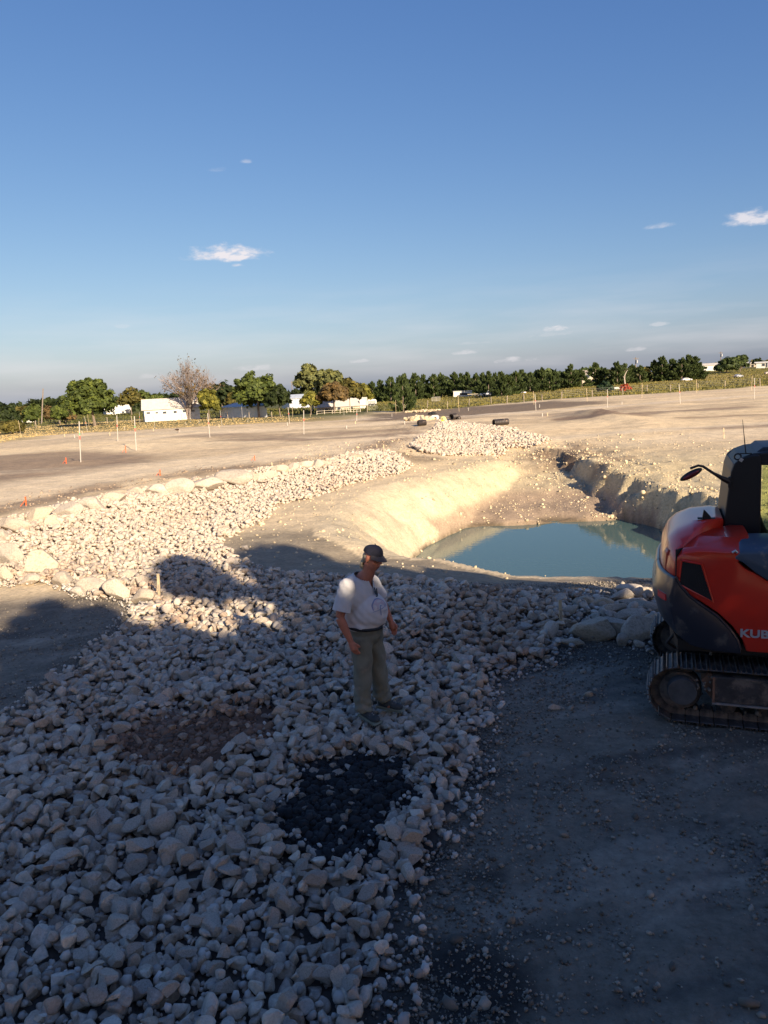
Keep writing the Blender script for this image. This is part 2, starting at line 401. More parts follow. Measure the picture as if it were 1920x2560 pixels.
# graded pad left of the pond: pale track, darker soil
lay(sst(.1, .5, nz1*.6+nz2)*.35*np.where(Y > 28, 1, 0), (.33, .25, .18))
poly([(-300, 1000), (0, 985), (160, 975), (300, 985), (330, 1000), (250, 1015), (150, 1030), (60, 1050), (0, 1065), (-300, 1090)], SOIL, 1.2, 1.5, .75)
streak = fbm(X*.035+2, Y*.30, 5, 85, .6); lay(sst(.05, .45, streak)*.38*sst(27, 36, Y)*sst(150, 120, Y), (.30, .22, .15)); lay(sst(.1, .5, fbm(X*.05+9, Y*.42, 4, 86))*.5*sst(27, 36, Y)*sst(150, 120, Y), (.68, .58, .43))
strip([(-200, 1105), (0, 1070), (150, 1040), (350, 1010), (560, 985), (760, 965), (900, 940)], 2.6, PALE, 1.4, .8)
strip([(-200, 985), (0, 965), (150, 950), (260, 938)], 3.5, (.52, .42, .29), 2, .8)
strip([(300, 948), (500, 932), (700, 922), (820, 915), (960, 905)], 2.0, PALE, 1.2, .7)
strip([(430, 940), (620, 941), (800, 930)], 2.2, SOIL, 1.5, .6)
strip([(480, 951), (660, 950), (880, 937)], .8, SOIL, .5, .7)
# dry mown grass and weeds at the left
poly([(-600, 968), (-200, 962), (0, 955), (120, 938), (260, 930), (420, 922), (560, 914), (720, 908), (760, 902), (600, 900), (430, 902), (280, 908), (120, 916), (0, 922), (-600, 930)], DRY, 2.5, 5, .95)
strip([(120, 932), (330, 921), (520, 912), (700, 906)], 1.0, (.22, .16, .08), 1.0, .7, 1.0)
poly([(-900, 935), (0, 926), (130, 916), (300, 905), (430, 902), (640, 895), (800, 888), (900, 884), (900, 878), (700, 884), (400, 890), (0, 897), (-900, 910)], WEED, 3, 6, .95)
# far pale track and dark soil strip right of centre
poly([(800, 912), (960, 905), (1080, 895), (1200, 882), (1330, 868), (1240, 865), (1120, 872), (1000, 880), (880, 888), (800, 895)], (.17, .125, .09), 2.0, 3, .9)
strip([(760, 907), (1000, 899), (1170, 889), (1300, 880), (1420, 870), (1560, 858), (1800, 845)], 1.6, (.66, .55, .41), 1.2, .9)
strip([(990, 905), (1150, 897), (1250, 891), (1370, 880)], 2.0, (.26, .19, .14), 1.6, .6)
strip([(1220, 905), (1280, 900), (1360, 893)], .9, SOIL, .5, .9)
strip([(1340, 893), (1420, 889), (1500, 886), (1600, 880)], 1.2, SOIL, .8, .7)
strip([(1480, 903), (1600, 897), (1800, 890)], 1.0, (.25, .18, .12), .8, .7)
strip([(1500, 925), (1600, 922), (1800, 915)], .6, SOIL, .5, .6)
# meadow beyond the fence on the right
meadow = [hd(*q) for q in [(700, 884), (880, 889), (1000, 881), (1140, 868), (1270, 858), (1400, 851), (1530, 842), (1659, 832), (1900, 822)]]
meadow = meadow + [(900, 900), (0, 1200), (-60, 400)]
md = sdpoly(X, Y, meadow) + 2*fbm(X*.1, Y*.1, 3, 95)
lay(sst(1.5, -1.5, md), GRASS)
lay(sst(0, -3, md)*sst(-.1, .4, fbm(X*.05, Y*.025, 4, 97)), (.22, .185, .06))
lay(sst(150, 210, Y)*sst(-.2, .3, fbm(X*.02, Y*.012, 3, 98))*(X > 0), (.36, .28, .12))
lay(sst(420, 600, Y), (.12, .125, .05))
lay(sst(125, 160, Y)*sst(.02, -.03, X/np.maximum(Y, 1)), (.10, .105, .04))
# shoulder of disturbed soil behind the rock band
dc = pdist(X, Y, CREST); side = X - np.interp(Y, [q[1] for q in CREST], [q[0] for q in CREST])
lay(np.exp(-((dc-1.3)/1.2)**2)*(side < 0)*sst(16, 19, Y)*(Y < 60)*sst(-.35, .25, fbm(X*.5, Y*.5, 4, 99))*.85, (.24, .175, .125))
# between band end and field of stones
poly([(840, 972), (900, 985), (960, 990), (930, 1000), (890, 1000)], (.20, .145, .10), .5, .5, .8)
# pond banks
inp = sdpoly(X, Y, PIT)
lay(sst(.4, -.4, inp)*sst(36, 30, Y), (.58, .49, .345))
drp = pdist(X, Y, RIGHT)
lay(np.exp(-(drp/6.0)**2)*sst(13, 16, Y)*sst(40, 28, Y)*(inp > -3), (.57, .475, .30))
lay(np.exp(-(drp/2.0)**2)*sst(27, 31, Y)*sst(44, 36, Y)*sst(-.3, .2, fbm(X*.8, Y*.8, 4, 101)), (.24, .17, .115))
lay(sst(.35, 0, np.abs(Z-(WATER_Z+.28))-.16)*(inp < 0)*(Y > 24)*(X < 9.3), (.37, .28, .20))
lay(sst(.10, 0, Z-WATER_Z-.03)*(inp < 0), (.17, .13, .085))
# foreground dirt around the apron: moist clay, darkened further for the tree shade
fore = sst(13.4, 12.0, Y + .5*nz1)
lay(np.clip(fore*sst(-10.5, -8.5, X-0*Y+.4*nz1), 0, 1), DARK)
lay(sst(18.6, 17.2, Y+.6*nz1)*sst(12, 13, Y)*sst(-5, -4, X)*(inp > .2)*.75, (.19, .165, .13))  # dirt colour darkened where the tree shade reaches farther back
lay(fore*sst(.05, .5, fbm(X*.7, Y*.7, 4, 103))*.6, (.14, .12, .095))
lay(fore*sst(.0, .5, fbm(X*.5+Y*.25, Y*2.6-X*.8, 5, 105, .6))*.6, (.40, .345, .275))
lay(fore*sst(.1, .5, fbm(X*.6+Y*.3+9, Y*3.2-X*1.0, 5, 106, .6))*.6, (.075, .07, .065))
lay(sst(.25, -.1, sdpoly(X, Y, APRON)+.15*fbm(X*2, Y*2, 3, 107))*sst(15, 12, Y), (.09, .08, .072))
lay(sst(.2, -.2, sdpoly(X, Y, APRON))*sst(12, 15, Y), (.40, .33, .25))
lay(sst(.35, -.15, sdpoly(X, Y, BROWN)+.4*fbm(X*2.2, Y*2.2, 4, 6)), (.17, .095, .062))
lay(sst(.25, -.15, sdpoly(X, Y, BLACK)+.45*fbm(X*2.5, Y*2.5, 4, 5)), (.012, .012, .013))
for (q, w, a) in [([(900, 1890), (935, 1850)], .12, .9), ([(1030, 1690), (1060, 1670)], .10, .9), ([(1015, 1890), (1075, 1892)], .05, .95), ([(1290, 1680), (1330, 1685)], .05, .7), ([(1000, 2090), (1050, 2130)], .22, .85), ([(900, 2120), (960, 2150), (980, 2200)], .3, .6), ([(1430, 1510), (1500, 1560)], .1, .4)]:
    strip(q, w, (.03, .028, .028), .12, a, .15)
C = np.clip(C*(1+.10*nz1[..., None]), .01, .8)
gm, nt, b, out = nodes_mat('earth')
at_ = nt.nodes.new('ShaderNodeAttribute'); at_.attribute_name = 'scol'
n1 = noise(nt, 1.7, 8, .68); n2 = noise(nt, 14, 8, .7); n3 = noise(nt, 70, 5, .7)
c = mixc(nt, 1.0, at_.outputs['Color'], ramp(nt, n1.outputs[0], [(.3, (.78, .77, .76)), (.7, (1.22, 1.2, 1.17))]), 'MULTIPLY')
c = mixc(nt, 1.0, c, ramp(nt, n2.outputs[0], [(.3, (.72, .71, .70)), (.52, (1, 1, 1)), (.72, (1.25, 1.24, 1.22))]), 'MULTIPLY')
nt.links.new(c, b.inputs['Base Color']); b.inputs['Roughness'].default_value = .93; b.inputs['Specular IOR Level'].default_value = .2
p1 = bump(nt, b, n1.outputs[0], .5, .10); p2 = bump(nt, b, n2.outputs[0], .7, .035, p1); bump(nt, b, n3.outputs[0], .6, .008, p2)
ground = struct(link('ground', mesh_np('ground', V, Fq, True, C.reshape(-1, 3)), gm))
# ------------------------------------------------------------------ pond water
wm, nt, b, out = nodes_mat('pond_water')
b.inputs['Base Color'].default_value = (.068, .122, .115, 1); b.inputs['Roughness'].default_value = .035; b.inputs['IOR'].default_value = 1.33; b.inputs['Specular IOR Level'].default_value = .5
n = noise(nt, 3.5, 3, .5, stretch=(1, 2.2, 1)); n_ = noise(nt, 22, 3, .5)
q = bump(nt, b, n.outputs[0], .10, .02); bump(nt, b, n_.outputs[0], .05, .004, q)
mb = MB(); mb.add([(-3, 12.5, WATER_Z), (12, 12.5, WATER_Z), (12, 27.5, WATER_Z), (-3, 27.5, WATER_Z)], [(0, 1, 2, 3)])
struct(mb.build('pond_water', wm))

# ------------------------------------------------------------------ stones
def ico(sub):
    bm = bmesh.new(); bmesh.ops.create_icosphere(bm, subdivisions=sub, radius=1)
    V = np.array([v.co[:] for v in bm.verts]); Fc = np.array([[v.index for v in f.verts] for f in bm.faces]); bm.free(); return V, Fc
ICO = {k: ico(k) for k in (1, 2, 3, 4)}
ICO[0] = (np.array([(1, 0, 0), (-1, 0, 0), (0, 1, 0), (0, -1, 0), (0, 0, 1), (0, 0, -1)], float), np.array([(0, 2, 4), (2, 1, 4), (1, 3, 4), (3, 0, 4), (2, 0, 5), (1, 2, 5), (3, 1, 5), (0, 3, 5)]))
def rock(sub, r, planes=11, lo=.55, hi=.88, rough=.03, flat=(.75, 1.0)):
    V = ICO[sub][0].copy()
    for _ in range(planes):
        n = r.normal(size=3); n /= np.linalg.norm(n); d = r.uniform(lo, hi)
        s = V @ n; k = s > d; V[k] -= np.outer(s[k]-d, n)
    V *= (1+rough*r.normal(size=(len(V), 1)))
    if sub >= 4:
        V += .035*np.stack([fbm(V[:, 0]*2.5+9, V[:, 1]*2.5+V[:, 2]*2, 3, int(r.integers(999))) for _ in range(3)], 1)
    V /= np.abs(V).max()
    V *= np.array([1, r.uniform(.68, .95), r.uniform(.5, .8)])
    return V
def rotm(n, r, tilt=.6):
    """random rotations, mostly lying flat"""
    a = r.uniform(0, 2*pi, n); t = r.normal(0, tilt, n); p = r.uniform(0, 2*pi, n)
    R = np.zeros((n, 3, 3)); ca, sa, ct, st_, cp, sp = np.cos(a), np.sin(a), np.cos(t), np.sin(t), np.cos(p), np.sin(p)
    Rz = np.zeros((n, 3, 3)); Rz[:, 0, 0] = ca; Rz[:, 0, 1] = -sa; Rz[:, 1, 0] = sa; Rz[:, 1, 1] = ca; Rz[:, 2, 2] = 1
    Rx = np.zeros((n, 3, 3)); Rx[:, 0, 0] = 1; Rx[:, 1, 1] = ct; Rx[:, 1, 2] = -st_; Rx[:, 2, 1] = st_; Rx[:, 2, 2] = ct
    Rp = np.zeros((n, 3, 3)); Rp[:, 0, 0] = cp; Rp[:, 0, 1] = -sp; Rp[:, 1, 0] = sp; Rp[:, 1, 1] = cp; Rp[:, 2, 2] = 1
    return Rp @ Rx @ Rz
def stone_mat(name, src):
    m, nt, b, out = nodes_mat(name)
    if src == 'attr':
        a = nt.nodes.new('ShaderNodeAttribute'); a.attribute_name = 'scol'; base = a.outputs['Color']
    else:
        oi = nt.nodes.new('ShaderNodeObjectInfo')
        base = ramp(nt, oi.outputs['Random'], [(0, (.38, .32, .265)), (.3, (.53, .445, .355)), (.5, (.44, .385, .325)), (.7, (.60, .515, .415)), (.9, (.50, .38, .285)), (1, (.66, .575, .47))])
    n1 = noise(nt, 9, 7, .7); n2 = noise(nt, 55, 6, .7)
    c = mixc(nt, 1.0, base, ramp(nt, n1.outputs[0], [(.28, (.55, .53, .50)), (.5, (1, 1, 1)), (.72, (1.2, 1.19, 1.18))]), 'MULTIPLY')
    c = mixc(nt, 1.0, c, ramp(nt, n2.outputs[0], [(.3, (.8, .8, .8)), (.6, (1.08, 1.08, 1.08))]), 'MULTIPLY')
    # thin pale veins and scratches
    vn = noise(nt, 16, 4, .6); ve = ramp(nt, vn.outputs[0], [(.485, (0, 0, 0)), (.5, (1, 1, 1)), (.515, (0, 0, 0))])
    c = mixc(nt, ve, c, (.62, .58, .53)) if False else mixc(nt, .25, c, mixc(nt, ve, c, (.68, .64, .58)))
    nt.links.new(c, b.inputs['Base Color']); b.inputs['Roughness'].default_value = .88; b.inputs['Specular IOR Level'].default_value = .3
    p = bump(nt, b, n1.outputs[0], .5, .03); bump(nt, b, n2.outputs[0], .7, .006, p)
    return m
STONE_A = stone_mat('crushed_limestone', 'attr'); STONE_O = stone_mat('limestone_piece', 'obj')
def palette(n, r):
    P = np.array([(.38, .32, .265), (.52, .435, .345), (.45, .395, .33), (.60, .515, .41), (.49, .375, .28), (.57, .49, .40)])
    c = P[r.integers(0, len(P), n)]*r.uniform(.82, 1.15, (n, 1)); return c
def scatter(region, spacing, r, keep=None, ybins=None):
    xs = [p[0] for p in region]; ys = [p[1] for p in region]
    pts = []
    gx0 = np.arange(min(xs), max(xs), spacing); gy0 = np.arange(min(ys), max(ys), spacing*.87)
    A, B = np.meshgrid(gx0, gy0); A = A+(np.arange(len(gy0)) % 2)[:, None]*spacing*.5
    A = A+r.uniform(-.42, .42, A.shape)*spacing; B = B+r.uniform(-.42, .42, B.shape)*spacing
    A = A.ravel(); B = B.ravel()
    wob = .10*fbm(A*3, B*3, 2, 121)
    k = (sdpoly(A, B, region)+wob+r.normal(0, .06, A.shape)) < 0
    return A[k], B[k]
def visible(x, y):
    return (np.abs(x) < 1.0*y*.56+1.2) & (y > 2.2)
MANP = hit(915, 1812)
# boulders first so that stones settle round them
BOULD = []
def z4(x, y): return x/1.728, 1080+y/1.728
def z8(x, y): return 1100+x/2.765, 1400+y/2.765
def zz8(x, y): return z8(x, y)
crest_px = [(10, 455, 80, 50), (70, 412, 130, 60), (165, 375, 120, 45), (225, 395, 80, 50), (300, 352, 110, 62), (395, 322, 120, 56), (498, 290, 100, 55), (592, 265, 70, 42), (688, 258, 95, 48), (778, 247, 105, 62), (892, 233, 118, 58), (1012, 207, 135, 50), (1105, 200, 75, 45), (1165, 190, 60, 40), (1212, 168, 65, 36), (1268, 157, 55, 32), (1320, 150, 64, 34), (1370, 150, 52, 40), (1412, 141, 55, 30), (1470, 128, 50, 26), (1545, 108, 58, 30), (1600, 100, 44, 24), (1630, 95, 60, 24)]
low_px = [(45, 540, 120, 100), (170, 575, 150, 110), (20, 620, 90, 70), (135, 640, 80, 50), (275, 640, 100, 66), (395, 665, 125, 76), (500, 685, 120, 90), (622, 712, 100, 66), (340, 690, 70, 40), (700, 560, 70, 40), (560, 620, 80, 50), (830, 600, 90, 44), (970, 560, 60, 40), (960, 640, 90, 40), (730, 715, 90, 44), (1015, 430, 50, 26), (1060, 498, 40, 24)]
right_px = [(1060, 500, 270, 150), (1190, 490, 150, 150), (1410, 515, 230, 170), (1265, 565, 70, 80), (1190, 355, 150, 66), (1345, 305, 150, 66), (1440, 345, 130, 66), (1270, 262, 150, 60), (1310, 215, 130, 50), (1000, 305, 120, 70), (895, 362, 130, 66), (912, 585, 120, 46), (1420, 222, 90, 44), (1120, 310, 130, 50), (1230, 410, 130, 60), (1330, 400, 150, 66), (1480, 440, 130, 80)]
loose_px = [(905, 210, 72, 36, 'pale flat stone lying alone on dark dirt behind the upright wooden stake'), (330, 192, 54, 40, 'rounded pale stone lying alone on dark dirt just right of the man'), (160, 158, 66, 20, 'thin flat pale stone on the dirt bank below the water edge'), (1030, 915, 80, 66, 'flat slab lying alone on dark dirt left of the digger tracks'), (800, 1012, 110, 60, 'grey flat stone half sunk in dark dirt between apron and digger'), (450, 810, 58, 24, 'small white stone chip on dark dirt right of the apron edge')]
def add_boulders(lst, conv, sc):
    res = []
    for q in lst:
        cx, cy = conv(q[0], q[1]+q[3]*.35); p = hit(cx, cy); m = mpp(p)
        res.append((p, q[2]/sc*m*.5, q[3]/sc*m*.5, q[4] if len(q) > 4 else None))
    return res
ord_ = ['first', 'second', 'third', 'fourth', 'fifth', 'sixth', 'seventh', 'eighth', 'ninth', 'tenth', 'eleventh', 'twelfth', 'thirteenth', 'fourteenth', 'fifteenth', 'sixteenth', 'seventeenth', 'eighteenth', 'nineteenth', 'twentieth', 'twenty-first', 'twenty-second', 'twenty-third', 'twenty-fourth']
rb = np.random.default_rng(21)
bmeshes = []
for k in range(12):
    bmeshes.append(mesh_np('boulder', rock(4, rb, 9, .5, .85, .004)*np.array([1, 1, 1]), ICO[4][1], True))
BOULDER = stone_mat('boulder_limestone', 'obj')
# warmer, paler than the crushed stone
for n_ in BOULDER.node_tree.nodes:
    if n_.type == 'VALTORGB' and len(n_.color_ramp.elements) == 6:
        for e, cc in zip(n_.color_ramp.elements, [(.46, .385, .30), (.53, .455, .37), (.42, .36, .29), (.57, .49, .40), (.50, .41, .30), (.55, .48, .41)]): e.color = (*cc, 1)
def put_boulders(items, desc, group, cat='boulder', depthf=.85, lift=.30):
    srt = sorted(range(len(items)), key=lambda i: items[i][0].x/items[i][0].y)
    for rank, i in enumerate(srt):
        p, hw, hh, lab = items[i]
        me = bmeshes[rb.integers(len(bmeshes))]
        if len(me.materials) == 0: me.materials.append(BOULDER)
        o = bpy.data.objects.new('boulder', me); COL.objects.link(o)
        hz = max(hh*1.1, hw*.50)
        o.location = (p.x, p.y, p.z+hz*(.50+lift)); o.scale = (hw*(1.12+lift*.6), hw*rb.uniform(.75, 1.0)*depthf, hz*(1.6+lift*.8))
        o.rotation_euler = (rb.normal(0, .12), rb.normal(0, .12), rb.choice([0, pi])+rb.normal(0, .3))
        size = 'large' if hw*hh > np.median([a[1]*a[2] for a in items]) else 'smaller'
        thing(o, lab or f'{desc}, {ord_[rank]} from left', cat, group)
        BOULD.append((p.x, p.y, hw*.8, p.z+hz*1.3))
put_boulders(add_boulders(crest_px, z4, 1.728), 'cream boulder along upper edge of the sunlit rock band', 'boulders along the upper edge of the rock band')
put_boulders(add_boulders(low_px, z4, 1.728), 'boulder along lower left edge of the sunlit rock band', 'boulders at the lower left edge of the rock band', lift=.12)
put_boulders(add_boulders(right_px, z8, 2.765), 'shaded grey boulder in the pile left of the digger', 'boulders piled beside the digger', lift=.55)
put_boulders(add_boulders(loose_px, z8, 2.765), '', 'loose stones on the dark dirt', 'stone', lift=-.2)

def settle(x, y, r, lift=.9):
    """drop stones one after the other; each rests on the ground or on what it touches"""
    n = len(x); order = rng.permutation(n); g = Tz(x, y); z = np.zeros(n); cell = .2; grid = {}
    for i in order:
        cx, cy = int(x[i]//cell), int(y[i]//cell); zi = g[i]+r[i]*.28; cnt = 0
        for a in (-1, 0, 1):
            for b_ in (-1, 0, 1):
                for j in grid.get((cx+a, cy+b_), ()):
                    d = math.hypot(x[i]-x[j], y[i]-y[j]); s = (r[i]+r[j])*.80
                    if d < s: zi = max(zi, z[j]+math.sqrt(s*s-d*d)*.62)
        z[i] = min(zi, g[i]+r[i]*.28+.10); grid.setdefault((cx, cy), []).append(i)
    return z
for region, seed, spc, big, rcap in [(APRON, 1, .081, .050, 0), (FIELD3, 2, .115, .066, 0)]:
    r_ = np.random.default_rng(seed)
    x, y = scatter(region, spc, r_)
    rad = np.clip(r_.lognormal(math.log(big), .24, len(x)), .032, .12)
    near_crest = np.exp(-(pdist(x, y, CREST)/2.0)**2)*(y > 16)*(y < 36); rad = rad*(1+.5*near_crest*r_.uniform(0, 1, len(x)))
    big_ = r_.uniform(size=len(x)) < .018; rad[big_] *= 1.35; rad = rad*(1-.10*sst(6, 4, y))
    k = visible(x, y)
    inb = sdpoly(x, y, BLACK_P) + .40*fbm(x*2.5, y*2.5, 3, 5); inw = sdpoly(x, y, BROWN_P)+.40*fbm(x*2.2, y*2.2, 3, 6)
    u = r_.uniform(size=len(x))
    k &= ~((inb < 0) & (u > .16)); k &= ~((inw < 0) & (u > .16))
    rad = np.where((inb < .1) | (inw < .1), np.minimum(rad*.75, .11), rad)
    RZ = [hd(*q) for q in [(1222, 1292), (1300, 1275), (1500, 1275), (1500, 1410), (1225, 1400)]]; k &= ~(inpoly(x, y, RZ) & (r_.uniform(size=len(x)) < .62))
    # thin out where stones are small further away
    k &= ~((y > 15) & (u < .12) & (region is APRON))
    x, y, rad = x[k], y[k], rad[k]
    for (bx, by, br, bz) in BOULD:
        k = np.hypot(x-bx, y-by) > br*1.0; x, y, rad = x[k], y[k], rad[k]
    z = settle(x, y, rad)
    nm_ = np.hypot(x-MANP[0], y-MANP[1]+.05) < .50; z = np.where(nm_, np.minimum(z, Tz(x, y)+.10-rad*.8), z)
    n = len(x); R = rotm(n, r_); col = palette(n, r_)
    soiled = ((sdpoly(x, y, BLACK_P) < .12)); col[soiled] *= r_.uniform(.35, 1, (soiled.sum(), 1))
    br = (sdpoly(x, y, BROWN_P) < .2); col[br] *= np.array([.8, .66, .58])
    tn_ = sst(.05, .45, fbm(x*.55+4, y*.55, 3, 141))[:, None]*(y > 6)[:, None]; col = col*(1-tn_*.35*np.array([.5, .8, 1.0]))
    lit_dust = sst(12.5, 16, y)[:, None]; col = col*(1-.65*lit_dust)+np.array([.57, .475, .38])*.65*lit_dust  # dust, with the sunlit cream of the farther stones put into the colour
    print('stones', n)
    own = np.zeros(n, bool)
    if region is APRON:
        bed = MB(); apr = struct(empty('rock_apron', (0, 6, 0)))
        sz = rad/np.hypot(np.hypot(x, y), H-z); top = z > 0
        inside = (np.abs((x)/(y)) < .50) & (y > 3.6)
        # rank by size in the picture, prefer the upper layer
        score = sz*(z-Tz(x, y) > .045)*inside
        own[np.argsort(-score)[:300]] = True
        hero = [mesh_np('stone', rock(3, r_, 9, .34, .72, .006), ICO[3][1], True) for _ in range(26)]
        for me in hero:
            me.materials.append(STONE_O)
            bm = bmesh.new(); bm.from_mesh(me)
            for e in bm.edges:
                if len(e.link_faces) == 2 and e.calc_face_angle(0) > radians(24): e.smooth = False
            bm.to_mesh(me); bm.free()
        for i in np.where(own)[0]:
            o = bpy.data.objects.new('stone', hero[r_.integers(26)]); COL.objects.link(o); o.parent = apr
            o.matrix_local = Matrix.Translation((x[i], y[i]-6, z[i])) @ Matrix(R[i].tolist()).to_4x4() @ Matrix.Scale(float(rad[i]*1.36), 4)
        parent = apr; ploc = np.array([0, 6, 0])
    else:
        parent = struct(empty('rock_channel', (3, 38, .3))); ploc = np.array([3, 38, .3])
        sz = rad/np.hypot(x, y); own[np.argsort(-sz*(z-Tz(x, y) > .04))[:160]] = True
        hero2 = [mesh_np('stone', rock(2, r_, 9, .5, .85, .02), ICO[2][1]) for _ in range(12)]
        for me in hero2: me.materials.append(BOULDER)
        for i in np.where(own)[0]:
            o = bpy.data.objects.new('stone', hero2[r_.integers(12)]); COL.objects.link(o); o.parent = parent
            o.matrix_local = Matrix.Translation(Vector((x[i], y[i], z[i]))-Vector(ploc)) @ Matrix(R[i].tolist()).to_4x4() @ Matrix.Scale(float(rad[i]*1.36), 4)
    for (sub, sel) in ((3, ~own & (y < 7.5)), (2, ~own & (y >= 7.5))):
        idx = np.where(sel)[0]
        if len(idx) == 0: continue
        variants = np.stack([rock(sub, r_, 9, .34, .72, .008 if sub == 3 else .02) for _ in range(40)])
        vid = r_.integers(0, 40, len(idx)); Vs = variants[vid]*(rad[idx]*1.36)[:, None, None]
        Vs = np.einsum('nij,nvj->nvi', R[idx], Vs) + np.stack([x[idx], y[idx], z[idx]], 1)[:, None, :] - ploc
        nv = Vs.shape[1]; Fc = ICO[sub][1]
        Fs = (Fc[None]+(np.arange(len(idx))*nv)[:, None, None]).reshape(-1, 3)
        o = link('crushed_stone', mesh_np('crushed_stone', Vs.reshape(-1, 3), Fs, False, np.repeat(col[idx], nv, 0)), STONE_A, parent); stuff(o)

# ------------------------------------------------------------------ clods and gravel on the dirt
def clods(name, x, y, rad, mat, r, sink=.2, parent=None, sub=1):
    n = len(x); z = Tz(x, y)+rad*(.5-sink)
    var = np.stack([rock(sub, r, 4, .6, .95, .06) for _ in range(30)])
    Vs = var[r.integers(0, 30, n)]*(rad*1.2)[:, None, None]
    Vs = np.einsum('nij,nvj->nvi', rotm(n, r, 1.0), Vs) + np.stack([x, y, z], 1)[:, None, :]
    nv = Vs.shape[1]; Fs = (ICO[sub][1][None]+(np.arange(n)*nv)[:, None, None]).reshape(-1, 3)
    return stuff(link(name, mesh_np(name, Vs.reshape(-1, 3), Fs, False), mat, parent))
CLOD_D = M('dark_clod', (.25, .215, .17), .95, .3, 5, 0, island=.55)
CLOD_L = M('pale_clod', (.52, .42, .275), .95, .25, 5, 0, island=.3)
CLOD_B = M('brown_clod', (.28, .21, .15), .95, .25, 5, 0, island=.4)
CLOD_K = M('black_clod', (.02, .02, .021), .8, .3, 5, 0, island=.5)
CLOD_R = M('reddish_clod', (.20, .12, .08), .95, .3, 5, 0, island=.45)
r_ = np.random.default_rng(5)
n = 420000; x = r_.uniform(-9, 9, n); y = 2.3+11*r_.uniform(size=n)**1.6
d = sdpoly(x, y, APRON); cl_ = fbm(x*1.1, y*1.1, 4, 131)+.5*fbm(x*4, y*4, 2, 132); dens = .05+.55*sst(-.1, .55, cl_)+.7*np.exp(-np.maximum(d, 0)/.45); dens *= np.where(x > 0, 1, .35)
k = (d > 0) & visible(x, y) & (r_.uniform(size=n) < dens) & (sdpoly(x, y, PIT) > .1) & (y < 12.5); x, y = x[k], y[k]
big_ = r_.uniform(size=len(x)) < .07; rr_ = np.clip(r_.lognormal(math.log(.0082), .5, len(x)), .004, .024)
print('gravel', len(x))
clods('gravel', x[~big_], y[~big_], rr_[~big_], CLOD_D, r_, .1, sub=0)
clods('gravel', x[big_], y[big_], np.clip(r_.lognormal(math.log(.013), .5, big_.sum()), .006, .05), CLOD_D, r_, .35)
for PL, mt, nm, nn in ((BLACK_P, CLOD_K, 'black_muck', 6000), (BROWN_P, CLOD_R, 'red_soil', 6000)):
    xs = [q[0] for q in PL]; ys = [q[1] for q in PL]
    x = r_.uniform(min(xs)-.2, max(xs)+.2, nn); y = r_.uniform(min(ys)-.2, max(ys)+.2, nn); k = sdpoly(x, y, PL)+.40*fbm(x*2.5, y*2.5, 3, 5) < .08; x, y = x[k], y[k]
    clods(nm, x, y, np.clip(r_.lognormal(math.log(.014), .65, len(x)), .005, .06), mt, r_, .5)
# chips and fines between the stones
CLOD_C = M('stone_chip', (.46, .41, .355), .9, .2, 6, 0, island=.45)
n = 30000; x = r_.uniform(-8, 5, n); y = 2.6+12*r_.uniform(size=n)**1.4; k = (sdpoly(x, y, APRON) < .25) & visible(x, y) & (sdpoly(x, y, BLACK_P) > 0) & (sdpoly(x, y, BROWN_P) > 0); x, y = x[k], y[k]
clods('stone_chips', x, y, np.clip(r_.lognormal(math.log(.017), .4, len(x)), .008, .04), CLOD_C, r_, -1.2)
# pale clods on the banks and brown ones on shoulders
n = 34000; x = r_.uniform(-4, 16, n); y = r_.uniform(13, 40, n)
w = .25+1.6*np.exp(-(pdist(x, y, RIGHT)/1.6)**2)+.5*(sdpoly(x, y, PIT) < 0)*(y > 26)
k = visible(x, y) & (r_.uniform(size=n) < w*.5) & (Tz(x, y) > WATER_Z+.02) & (sdpoly(x, y, APRON) > 0) & (sdpoly(x, y, FIELD3) > 0); x, y = x[k], y[k]
clods('bank_clods', x, y, np.clip(r_.lognormal(math.log(.019), .6, len(x)), .008, .10), CLOD_L, r_, .45)
n = 9000; x = r_.uniform(-14, 3, n); y = r_.uniform(16, 42, n); dd = pdist(x, y, CREST)
k = visible(x, y) & (r_.uniform(size=n) < np.exp(-((dd-1.3)/1.1)**2)) & (sdpoly(x, y, APRON) > 0); x, y = x[k], y[k]
clods('shoulder_clods', x, y, np.clip(r_.lognormal(math.log(.022), .5, len(x)), .01, .08), CLOD_B, r_, .45)
# ------------------------------------------------------------------ vegetation
def leaf_mat(name, col, var=.35, trans=.25):
    m, nt, b, out = nodes_mat(name)
    g = nt.nodes.new('ShaderNodeNewGeometry'); n = noise(nt, .55, 3, .6)
    c = ramp(nt, g.outputs['Random Per Island'], [(0, tuple(x*(1-var) for x in col)), (.6, col), (1, tuple(min(1, x*(1+var*1.1)) for x in (col[0]*1.15, col[1]*1.05, col[2]*.8)))])
    c = mixc(nt, 1.0, c, ramp(nt, n.outputs[0], [(.32, (.66, .7, .68)), (.68, (1.35, 1.28, 1.1))]), 'MULTIPLY')
    nt.links.new(c, b.inputs['Base Color']); b.inputs['Roughness'].default_value = .65; b.inputs['Specular IOR Level'].default_value = .25
    if trans:
        t = nt.nodes.new('ShaderNodeBsdfTranslucent'); nt.links.new(c, t.inputs[0]); mx = nt.nodes.new('ShaderNodeMixShader'); mx.inputs[0].default_value = trans
        nt.links.new(b.outputs[0], mx.inputs[1]); nt.links.new(t.outputs[0], mx.inputs[2]); nt.links.new(mx.outputs[0], out.inputs[0])
    return m
